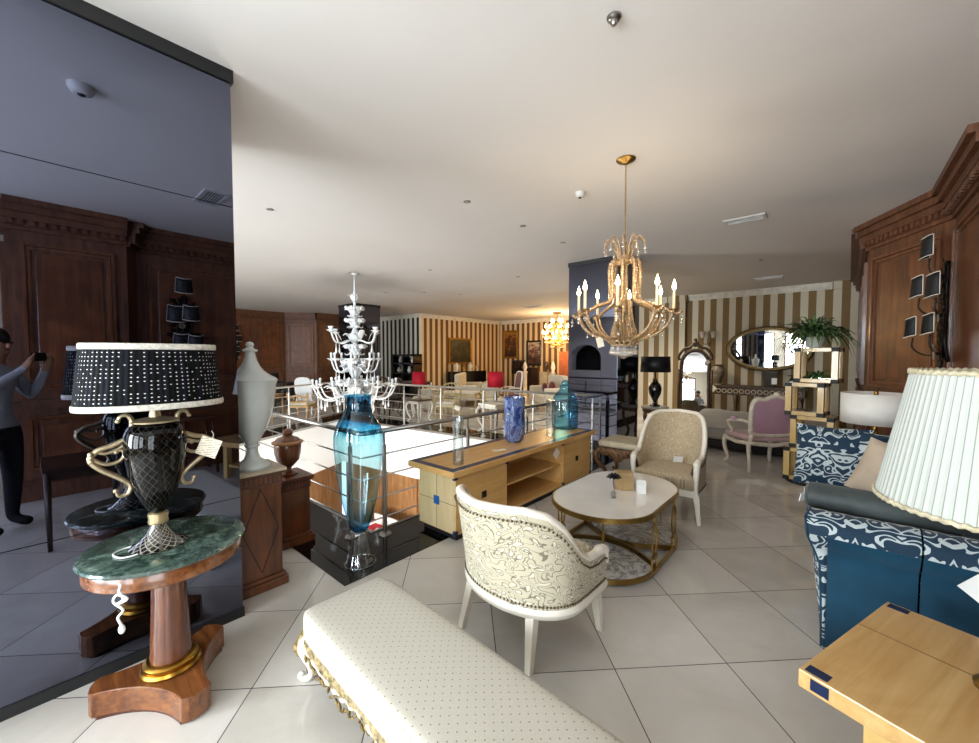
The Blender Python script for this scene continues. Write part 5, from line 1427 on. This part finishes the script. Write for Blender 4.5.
# ================================================================== FAR AREA BEYOND THE STAIRWELL
def leg4(r, hx, hy, h, m, rad=.018, curve=0.0, inset=0.0):
    for sx in (-1,1):
        for sy in (-1,1):
            mb = MB(); x_, y_ = sx*(hx-inset), sy*(hy-inset)
            if curve: pts = spline([(x_+sx*curve*d, y_+sy*curve*d, h*z) for d, z in ((0,1),(.5,.8),(.2,.45),(-.35,.15),(.25,0))],4); n_ = len(pts); mb.tube(pts, [lerp(rad*1.5,rad*.7,i/(n_-1)) for i in range(n_)], 7)
            else: mb.tube([(x_,y_,h),(x_,y_,0)], [rad*1.1,rad*.75], 8)
            mb.build('leg', m, r, 1)
def side_table(label, loc, w, d, h, m, topm=None, curve=.08, rot=0, name='side_table', group=None):
    r = thing(name, label, 'table', loc+(0,), rot, group)
    MB().box(-w/2,w/2,-d/2,d/2,h-.03,h).build('top', topm or m, r, False, .006)
    MB().box(-w/2+.03,w/2-.03,-d/2+.03,d/2-.03,h-.10,h-.03).build('apron', m, r)
    leg4(r, w/2-.03, d/2-.03, h-.06, m, .02, curve); return r
def far_chair(label, loc, rot, m, seatm, h=.95, arms=False, oval=True, name='chair'):
    r = thing(name, label, 'chair', loc+(0,), rot)
    MB().box(-.22,.22,-.22,.22,.42,.49).build('seat', seatm, r, False, .03, seg=3)
    MB().box(-.23,.23,-.23,.23,.37,.42).build('seat_rail', m, r)
    leg4(r, .20, .20, .38, m, .02, .05)
    ol = spline([(x,0,z) for x,z in ((-.20,.52),(-.23,.72),(-.19,h-.05),(0,h),(.19,h-.05),(.23,.72),(.20,.52),(0,.50))],4,True)
    T = tr(0,-.21,0) @ Matrix.Rotation(.14,4,'X') @ tr(0,0,0)
    T = Matrix.Translation((0,-.14,0)) @ Matrix.Rotation(.14,4,'X')
    f = MB(); f.tube([T @ p for p in ols_(ol)], .022, 7, True)
    for sx in (-1,1): f.tube([T @ Vector((sx*.19,0,.54)), (sx*.2,-.21,.38)], .02, 7)
    f.build('back_frame', m, r, 1)
    b = MB(); n_ = len(ol)
    if oval: 
        b.add([T @ Vector((p.x,0,p.z)) for p in ol], [tuple(range(n_))]); b.build('back_panel', seatm, r, False, solid=.03)
    else:
        for k in (-.1,0,.1): b.tube([T @ Vector((k,0,.52)), T @ Vector((k*.8,0,h-.02))], .012, 6)
        b.build('back_slats', m, r, 1)
    if arms:
        for sx in (-1,1): MB().tube(spline([(sx*.22,-.24,.66),(sx*.26,0,.67),(sx*.26,.15,.64),(sx*.24,.17,.42)],4), .018, 7).build('armrest', m, r, 1)
    return r
def ols_(o): return o
def A(px, py, z=0): return at(px, py, z)
LINEN = plain('cream_linen', 'd2c9b4', .8, 0, .2, .06)
CGOLD = plain('cream_gold_paint', 'bda873', .4, .2, .5, .2, 20)
LWOOD = plain('light_beech', 'b08a54', .45)
DWOOD = plain('dark_walnut_plain', '2c1a10', .35, 0, .5, .2)
def red_lamp(label, loc, s=1.0):
    r = thing('table_lamp', label, 'lamp', loc, 0, 'red shaded lamps')
    MB().lathe([(.001,0),(.07*s,0),(.07*s,.02),(.03*s,.04),(.045*s,.12*s),(.035*s,.2*s),(.02*s,.26*s),(.008,.30*s),(.008,.36*s),(.001,.36*s)],16).build('base', STEEL, r, 1)
    MB().lathe([(.165*s,.34*s),(.155*s,.65*s)],40,cap=False,flute=(20,.012)).build('lamp_shade', REDF, r, 1, solid=.004)
    return r
p = (-7.52,6.05); side_table('small white table with curved legs under the red lamp nearer the striped corner', p, .42, .42, .52, CREAMW, plain('brown_top','5a4632',.3)); red_lamp('red shaded lamp on the small white table, under the corner of the striped walls', p+(.521,), 1.0)
p = (-5.9,6.95); side_table('dark low table carrying the red lamp in front of the black sideboard', p, .52, .52, .46, DWOOD, None, .05); red_lamp('red shaded lamp on the dark low table, second from the striped corner', p+(.461,), 1.12)
p = (-5.35,6.22); side_table('white cabriole legged table just beyond the far railing', p, .48, .40, .58, CREAMW, None, .1)
def cabinet(label, p, w, d, h, m, rot=0, doors=2, name='cabinet', drawers=0):
    r = thing(name, label, 'cabinet', p+(0,), rot)
    MB().box(-w/2,w/2,-d/2,d/2,.08,h-.03).build('body', m, r, False, .004)
    MB().box(-w/2-.02,w/2+.02,-d/2-.02,d/2+.02,h-.03,h).build('top', m, r, False, .006)
    for k in range(doors):
        a = -w/2+.02+k*(w-.04)/doors; dd = MB().box(a+.006,a+(w-.04)/doors-.006,-d/2-.014,-d/2,.11,h-.06).build('door', m, r, False, .004)
        MB().ball((a+(w-.04)/doors*(.85 if k == 0 else .15),-d/2-.024,h*.5), .014, 8, 6).build('knob', BRASS, dd, 1)
    for sx in (-1,1):
        for sy in (-1,1): MB().box(sx*(w/2-.05)-.025,sx*(w/2-.05)+.025,sy*(d/2-.05)-.025,sy*(d/2-.05)+.025,0,.08).build('foot', m, r)
    return r
cabinet('low cream cabinet beside the red lamp on the white table', (-8.62,7.40), .52, .4, .62, plain('cream_cabinet','cfc8b2',.5))
far_chair('cream chair with pierced back at the gold table beyond the stairwell, first from the cabinet', (-8.15,6.62), 2.4, CREAMW, LINEN, .86, False, False)
side_table('cream and gold carved table beyond the stairwell railing between two gilt chairs', (-7.5,7.42), .95, .5, .62, CGOLD, CREAMW, .09, .5)
far_chair('gilt open backed chair at the end of the cream and gold table', (-6.92,6.42), 3.6, CGOLD, LINEN, .9, True, False)
far_chair('gilt chair on the sideboard side of the cream and gold table', (-6.5,7.55), 4.2, CGOLD, LINEN, .9, True, True)
far_chair('dark red upholstered armchair with cream frame before the small framed fireplace mirror', (-6.9,8.75), 2.6, CREAMW, WINE, 1.12, True, True, 'armchair')
def settee(label, p, rot, m, fm, w=1.1):
    r = thing('settee', label, 'sofa', p+(0,), rot)
    MB().box(-w/2,w/2,-.35,.30,.20,.45).build('seat', m, r, False, .05, seg=3)
    MB().box(-w/2,w/2,.22,.36,.40,1.0).build('backrest', m, r, False, .05, seg=3)
    for sx in (-1,1): MB().box(sx*w/2-.07,sx*w/2+.07,-.36,.34,.20,.66).build('arm', m, r, False, .05, seg=3)
    leg4(r, w/2-.05, .28, .22, fm, .022, .03); return r
settee('cream settee facing the stairwell with two round red cushions', (-6.35,9.85), -.6, LINEN, CREAMW, 1.15)
for k, (lab, q) in enumerate((('larger round dark red cushion on the cream settee',.27),('smaller round dark red cushion on the cream settee',-.27))):
    rr2 = .19 if k == 0 else .15
    o = thing('cushion', lab, 'cushion', (-6.35+.825*q,9.85-.565*q,.452+rr2)); MB().ball((0,0,0), rr2, 14, 10, sy=.45).build('cover', WINE, o, 1); o.rotation_euler = (0,0,-.6)
# black sideboard with ornaments, paintings and the rest along the far walls
r = cabinet('long black lacquered sideboard beneath the gold framed landscape painting', (-11.80,12.05), 1.9, .45, .92, BLACK, PI/2, 4, 'sideboard')
for k, (yy, hh, mm, lab) in enumerate(((11.45,.34,CREAMW,'white figurine at the near end of the black sideboard'),(11.85,.26,BRASS,'brass ornament on the black sideboard next to the white figurine'),(12.25,.36,CREAMW,'white vase in the middle of the black sideboard'),(12.65,.28,SILVER,'silver vase at the far end of the black sideboard'))):
    o = thing('ornament', lab, 'ornament', (-11.80,yy,.921)); MB().lathe([(.001,0),(.06,0),(.065,.03),(.04,.06),(.09,hh*.5),(.07,hh*.75),(.03,hh*.85),(.05,hh),(.001,hh)],20).build('body', mm, o, 1)
def paint_mat(name, cols, scale=3.0):
    t = NT(name); n1 = t.noise(t.mapping(t.coord(),(1,1,1.6)), scale, 6, .65, .8); x, y, z = t.sep(t.coord('Object'))
    return t.pbr(t.ramp(t.math('ADD', t.math('MULTIPLY', n1, .8), t.math('MULTIPLY', z, .18)), cols), .4)
LAND = paint_mat('dark_landscape_oil', [(.25,lin('14130c')),(.42,lin('3a341c')),(.52,lin('55502c')),(.62,lin('2f3a30')),(.75,lin('8a8560'))], 3.5)
PORT = paint_mat('warm_portrait_oil', [(.25,lin('1d120a')),(.42,lin('5a3517')),(.52,lin('a8742c')),(.62,lin('6b3a1c')),(.75,lin('caa25a'))], 2.5)
FIG = paint_mat('figure_print', [(.25,lin('1c1512')),(.42,lin('6b4636')),(.52,lin('cdb9a0')),(.62,lin('8c3b34')),(.75,lin('e8dcc8'))], 5)
def painting(label, loc, rot, w, h, m, fm, fw=.07, name='painting'):
    r = thing(name, label, 'painting' if name == 'painting' else 'mirror', loc, rot)     # local -y faces the room
    f = MB()
    for dd, hh2 in ((0,.05),(fw*.5,.035)):
        W2, H2 = w/2+fw-dd, h/2+fw-dd; q = fw*.5
        f.box(-W2,-W2+q,-hh2,0,-H2,H2); f.box(W2-q,W2,-hh2,0,-H2,H2); f.box(-W2+q,W2-q,-hh2,0,-H2,-H2+q); f.box(-W2+q,W2-q,-hh2,0,H2-q,H2)
    f.build('gilded_frame', fm, r, False, .006)
    MB().box(-w/2-.002,w/2+.002,-.022,-.002,-h/2-.002,h/2+.002).build('canvas' if name == 'painting' else 'mirror_glass', m, r)
    return r
painting('dark landscape oil painting in a gold frame above the black sideboard', (-12.095,11.93,1.76), PI/2, 1.22, .95, LAND, GOLD)
painting('tall warm toned oil painting in a gold frame on the far striped wall', (-11.45,14.575,2.08), 0, .66, 1.10, PORT, GOLD, .09)
painting('dark framed mirror over a low mantel under the tall oil painting', (-11.0,14.575,1.05), 0, .62, .5, plain('dim_glass','3a342e',.1,.6), DWOOD, .06, 'framed_mirror')
painting('black framed figure picture between two white pillars on the far wall', (-10.15,14.575,1.68), 0, .62, .95, FIG, BLACK, .08)
cabinet('dark tall commode below the figure picture', (-10.15,14.25), .56, .4, 1.05, DWOOD)
for px_, lab in ((525,'slender white pillar lamp next to the figure picture, sideboard side'),(553,'slender white pillar beside the orange wooden armoire')):
    x_, z_ = ony(px_, 380, 13.6); o = thing('white_pedestal', lab, 'pedestal', (x_,13.6,0)); MB().lathe([(.13,0),(.13,.06),(.09,.10),(.085,.82),(.12,.87),(.12,.9)],20).build('shaft', CREAMW, o, 2); MB().lathe([(.08,.9),(.05,.94),(.1,1.08),(.06,1.24),(.02,1.32)],16).build('urn_top', CREAMW, o, 1)
cabinet('orange brown wooden armoire at the far end beside the middle mirrored column', (ony(568,370,13.6)[0],13.7), .62, .5, 1.72, plain('orange_wood','a4582a',.4,0,.5,.12), 0, 2, 'armoire')
o = thing('urn','small brown urn on the floor cupboard between the far pillars','urn',(ony(546,380,13.9)[0],13.9,.901)); MB().lathe([(.001,0),(.09,0),(.05,.05),(.12,.2),(.13,.3),(.06,.38),(.08,.42),(.001,.42)],20).build('body', FRAMEC, o, 1)
cabinet('small cream cupboard carrying the brown urn by the far wall', (ony(546,380,13.9)[0],13.9), .36, .42, .90, plain('cream_cupboard','b9ad95',.5))
# display cabinet by the striped wall, wall mirror behind the far column
cx_, cz_ = ony(405,370,9.45)
r = thing('display_cabinet','black open display cabinet with glass panels against the dark striped wall','cabinet',(cx_+.05,9.50,0))
m = MB(); W2 = .66
for x_ in (-W2,-.02,W2-.04): m.box(x_,x_+.05,-.2,.2,0,1.62)
for z_ in (0,.42,.86,1.24,1.56): m.box(-W2,W2+.01,-.2,.2,z_,z_+.05)
m.build('frame', BLACK, r); 
MB().box(-W2+.02,W2-.02,.17,.19,.05,1.6).build('mirror_back', plain('dim_mirror','8f938f',.08,.9), r)
for k, (x_, z_) in enumerate(((-.45,.91),(-.2,.91),(.2,.91),(.42,1.29),(-.35,1.29))):
    o = thing('ornament', ['squat white vase on the lower open shelf of the black display cabinet','slim white vase beside the squat one in the black display cabinet','white vase in the other half of the black display cabinet','small pale vase on the upper shelf of the black display cabinet, near the red lamp','small pale vase on the upper shelf of the black display cabinet, near the white chandelier'][k],'ornament',(cx_+.05+x_,9.47,z_+.001)); hh=(.2,.28,.24,.2,.22)[k]
    MB().lathe([(.001,0),(.05,0),(.09 if k!=1 else .06,hh*.45),(.04,hh*.8),(.055,hh),(.001,hh)],16).build('body', CREAMW, o, 1)
mx_, mz_ = ony(325,354,9.7)
painting('tall mirror in carved dark frame on the striped wall behind the far column', (mx_,9.745,1.65), 0, .75, 1.15, SILVERED, FRAMEC, .16, 'wall_mirror')
# things behind the urns, on the left of the white chandelier
far_chair('light beech stool chair just beyond the stairwell railing, left of the blue vase neck', (-9.40,4.12), .7, LWOOD, LINEN, .66, False, False)
side_table('light wooden open table beyond the railing between the urn and the blue vase', (-10.05,3.55), .62, .5, .66, LWOOD, None, 0, .7)
far_chair('white slip covered chair standing at the dark dining table', A(309,413), .6, WHITE, WHITE, .98, False, True)
side_table('long dark dining table beyond the stairwell near the far wood panelling', (-12.2,3.9), 1.7, 1.0, .76, DWOOD, None, .04, .9, 'dining_table')
o = thing('ornament','white porcelain figurine standing on the dark dining table','ornament',(-12.1,4.0,.761)); MB().lathe([(.001,0),(.07,0),(.08,.05),(.05,.16),(.06,.22),(.03,.30),(.04,.36),(.001,.40)],18).build('body', CREAMW, o, 1)
for k, (px_, py_, ro, lab) in enumerate(((-11.1,2.9,.9,'dark wooden chair at the dining table, nearest the wood panelling'),(-10.95,3.95,2.2,'dark wooden chair in front of the dining table with the figurine'),(-9.9,5.45,.5,'dark wooden chair under the white chandelier beyond the railing'),(-9.2,6.35,2.9,'dark wooden chair before the far mirrored column'),(-8.65,6.0,3.3,'dark wooden chair beside the black display cabinet'),(-10.2,6.55,1.8,'dark wooden chair partly behind the neck of the blue vase'))):
    far_chair(lab, (px_,py_), ro, DWOOD, WINE if k%2 else DARKF, .95, False, False)['group'] = 'dark wooden chairs beyond the stairwell'
side_table('dark round edged table beside the chairs under the white chandelier', (-10.2,7.75), 1.2, .8, .75, DWOOD, None, .03, .4, 'dining_table')
settee('dark grey sofa in the far area behind the chairs, below the white chandelier', (-13.6,5.3), 2.6, plain('charcoal_fabric','2b2a2b',.8,0,.2,.1), DWOOD, 1.7)
settee('pale beige sofa far back in front of the black sideboard', (-9.0,9.3), 2.2, LINEN, CREAMW, 1.6)

# lower floor seen through the stairwell: a red lined display case and a counter
r = thing('display_case','red lined white display case on the lower floor, seen down the stairwell','cabinet',(-7.25,4.72,-2.75),.1)
m = MB(); m.box(-.62,.62,-.42,.42,0,.5); m.box(-.62,-.56,-.42,.38,.5,.56); m.box(.56,.62,-.42,.38,.5,.56); m.box(-.62,.62,.38,.42,.5,.72); m.build('body', WHITE, r)
MB().box(-.56,.56,-.36,.37,.501,.51).build('red_lining', REDF, r)
o = thing('jar','white jar standing on the red lining of the display case below','jar',(-7.2,4.66,-2.239)); MB().lathe([(.001,0),(.06,0),(.09,.08),(.06,.15),(.04,.17),(.001,.19)],16).build('body', WHITEP, o, 1)
cabinet('polished wooden counter on the lower floor under the stairwell', (-5.2,5.0), 2.2, .6, .9, REDWOODX).location.z = -2.75
struct(MB().box(-9.0,-2.3,1.2,6.4,-2.90,-2.75).build('floor_lower_landing', GRANITE))

# ================================================================== SEEN ONLY IN THE DARK MIRROR
side_table('dark wooden console standing before the photographer, seen only in the dark mirror', (-.33,.27), .62, .5, .66, DWOOD, None, 0, 0, 'console_table')
r = thing('stool','brown wooden bar stool reflected in the dark mirror beside the table lamp','stool',(1.12,1.40,0))
MB().box(-.19,.19,-.19,.19,.72,.76).build('seat', REDWOOD, r, False, .008)
for sx in (-1,1):
    for sy in (-1,1): MB().tube([(sx*.15,sy*.15,.72),(sx*.19,sy*.19,0)], [.018,.016], 8).build('leg', REDWOOD, r, 1)
m = MB()
for z_ in (.25,.5): 
    for k in range(4): m.tube([rz(k*PI/2) @ Vector((-.17,-.17,z_)), rz(k*PI/2) @ Vector((.17,-.17,z_))], .01, 6)
m.build('stretcher', REDWOOD, r)

# photographer
def skin_chain(pts, edges, radii, root=0):
    me = bpy.data.meshes.new('person_mesh'); me.from_pydata(pts, edges, []); me.update()
    o = bpy.data.objects.new('person', me); C.objects.link(o)
    k = o.modifiers.new('skin','SKIN'); k.use_smooth_shade = True
    for i, v in enumerate(me.skin_vertices[0].data):
        v.radius = radii[i] if isinstance(radii[i], tuple) else (radii[i], radii[i]); v.use_root = (i == root)
    s = o.modifiers.new('sub','SUBSURF'); s.levels = 2; s.render_levels = 2
    return o
SKIN = plain('skin_tone', 'b07e62', .55, 0, .4, .05)
# local frame: +y is the way the person looks (the camera direction), x to their right
HXO = .12
PW = Matrix.Translation((.175,-.186,0)) @ rz(math.radians(41.2))
V_ = []; E_ = []; R_ = []
def vx(p, r, par=None):
    V_.append(PW @ Vector(p)); R_.append(r); i = len(V_)-1
    if par is not None: E_.append((par, i))
    return i
pel = vx((0,-.06,.95),(.165,.12)); wa = vx((0,-.06,1.10),(.15,.11),pel); che = vx((0,-.06,1.27),(.18,.125),wa); sho = vx((0,-.065,1.40),(.15,.09),che); nk = vx((0,-.05,1.49),.058,sho); h1 = vx((0,-.03,1.56),.075,nk); h2 = vx((0,-.02,1.66),.092,h1); h3 = vx((0,-.03,1.73),.07,h2)
PH = {}
for sg in (-1,1):
    a = vx((sg*.19,-.065,1.37),.062,sho); e = vx((sg*.27,.0,1.17) if sg > 0 else (sg*.29,.02,1.18),.048,a); w_ = vx((HXO+sg*.10,.165,1.44),.03,e); pm = vx((HXO+sg*.085,.195,1.49),.034,w_)
    PH[sg] = pm
    for q, (dx, dz) in enumerate(((.0,.055),(.012,.045),(.02,.03),(.024,.01))):
        f1 = vx((HXO+sg*(.085+dx-.005),.215,1.50+dz*.8),.0105,pm); f2 = vx((HXO+sg*(.07+dx*.4),.222,1.515+dz),.009,f1); vx((HXO+sg*(.052+dx*.2),.205,1.515+dz),.008,f2)
    t1 = vx((HXO+sg*.06,.175,1.485),.011,pm); vx((HXO+sg*.045,.185,1.505),.009,t1)
    hp = vx((sg*.10,-.06,.90),.105,pel); kn_ = vx((sg*.11,-.04,.50),.068,hp); an = vx((sg*.12,-.07,.09),.045,kn_); toe = vx((sg*.13,.08,.045),.042,an)
pers = skin_chain([tuple(v) for v in V_], E_, R_)
# clothes by height on the one body
t = NT('clothed_body'); x, y, z = t.sep(t.coord('Object'))
nzz = t.noise(t.coord(), 20, 3)
shirt = t.mix(nzz, lin('8d8f94'), lin('a9abae')); tr_ = lin('17171c')
col = t.mix(t.math('GREATER_THAN', z, .93), tr_, shirt)
col = t.mix(t.math('LESS_THAN', z, .085), col, lin('0c0c0c'))
cd_ = t.t.nodes.new('ShaderNodeVectorMath'); cd_.operation = 'DISTANCE'; t.set(cd_.inputs[0], t.coord()); cd_.inputs[1].default_value = tuple(PW @ Vector((HXO,.21,1.52)))
skn = t.math('MAXIMUM', t.math('GREATER_THAN', z, 1.475), t.math('LESS_THAN', cd_.outputs['Value'], .145))
pers.data.materials.append(t.pbr(t.mix(skn, col, lin('a87a60')), .75, 0, .3))
tag(pers, 'person in grey shirt and dark trousers holding a phone up, reflected in the dark mirror', 'person')
hair = MB(); hair.ball((0,-.045,1.70), .105, 18, 12, sx=.93, sy=1.0, sz=1.0, M=PW); ho = hair.build('hair', plain('dark_hair','1a120d',.6), pers, 1)
fc = MB(); fc.ball((0,.07,1.635), .016, 8, 6, sy=1.1, sz=1.4, M=PW); 
for sg in (-1,1): fc.ball((sg*.098,-.025,1.64), .025, 8, 6, sx=.4, sz=1.3, M=PW)
fc.build('nose_and_ears', SKIN, pers, 1)
ey = MB()
for sg in (-1,1): ey.ball((sg*.032,.066,1.665), .010, 8, 6, M=PW)
ey.build('eyes', plain('eye_dark','1c1613',.2), pers, 1)
mo = MB(); mo.ball((0,.068,1.585), .02, 8, 6, sy=.3, sz=.3, M=PW); mo.build('mouth', plain('lip_tone','8a4f48',.5), pers, 1)
o = thing('phone','dark phone held up sideways in both hands, seen in the dark mirror','phone',(0,0,0))
ph = MB(); ph.box(HXO-.078,HXO+.078,.19,.199,1.505,1.58, PW); ph.build('body', BLACKMAT, o, False, .003)
ph = MB(); ph.ball((HXO+.05,.2005,1.562), .007, 8, 6, sy=.3, M=PW); ph.ball((HXO+.03,.2005,1.562), .007, 8, 6, sy=.3, M=PW); ph.build('lens', plain('lens_glass','202430',.1), o, 1)

# ================================================================== LIGHT
def area(name, loc, rot, sx, sy, e, col=(1,1,1)):
    L = bpy.data.lights.new(name,'AREA'); L.shape = 'RECTANGLE'; L.size = sx; L.size_y = sy; L.energy = e; L.color = col
    o = bpy.data.objects.new(name, L); o.location = loc; o.rotation_euler = rot; C.objects.link(o); return o
DAY = (.88,.94,1.0)
for i, (a, b) in enumerate(wins):
    e = (260,450,450,210,150)[i]
    area('window_daylight', ((a+b)/2,-4.14,1.65), (PI/2,0,0), b-a, 2.3, e, DAY)
area('window_daylight', (1.72,-1.55,1.6), (PI/2,0,PI/2), 1.85, 2.5, 130, DAY)
for i in range(8):
    a = 2*PI*(i+.35)/8
    point('candle_glow', (CH[0]+.378*cos(a),CH[1]+.378*sin(a),2.145), 2.6, (1,.80,.56), .012)
point('cluster_glow', (GC[0],GC[1],2.3), 260, (1,.66,.33), .35)
point('stairwell_fill', (-6.2,3.4,-1.9), 260, (1,.95,.88), .3)  # unseen fill light added to brighten the stairwell
for loc, e in (((-10.5,8.3,3.0),110),((-13.3,5.0,3.0),90),((-7.5,8.5,3.0),80),((-3.2,9.7,3.0),190),((-4.6,8.6,3.0),120),((-8.2,-2.2,3.0),160)):  # unseen spots added as fill, apart from the switched-off ceiling fittings
    L = bpy.data.lights.new('fill_spot','SPOT'); L.energy = e; L.spot_size = 2.4; L.spot_blend = .8; L.shadow_soft_size = .35; L.color = (1,.9,.75)
    o = bpy.data.objects.new('fill_spot', L); o.location = loc; C.objects.link(o)
W = bpy.data.worlds.new('World'); bpy.context.scene.world = W; W.use_nodes = True
bg = W.node_tree.nodes['Background']; bg.inputs[0].default_value = (.80,.88,1.0,1); bg.inputs[1].default_value = 1.6

# ================================================================== CAMERA
cam = bpy.data.cameras.new('camera'); co = bpy.data.objects.new('camera', cam); C.objects.link(co)
cam.sensor_fit = 'HORIZONTAL'; cam.sensor_width = 36.0; cam.lens = 36.0*F/979.0
cam.shift_x = 0; cam.clip_start = .02; cam.clip_end = 100
co.location = (0,0,EYE); co.rotation_euler = (PI/2-PITCH, 0, YAW)
sc = bpy.context.scene; sc.camera = co
sc.view_settings.view_transform = 'Standard'; sc.view_settings.look = 'None'; sc.view_settings.gamma = 1; sc.view_settings.exposure = 0.2
sc.view_settings.use_curve_mapping = False
sc.cycles.use_denoising = True
sc.cycles.max_bounces = 10; sc.cycles.transparent_max_bounces = 24; sc.cycles.caustics_reflective = False; sc.cycles.caustics_refractive = False
sc.cycles.sample_clamp_indirect = 6.0
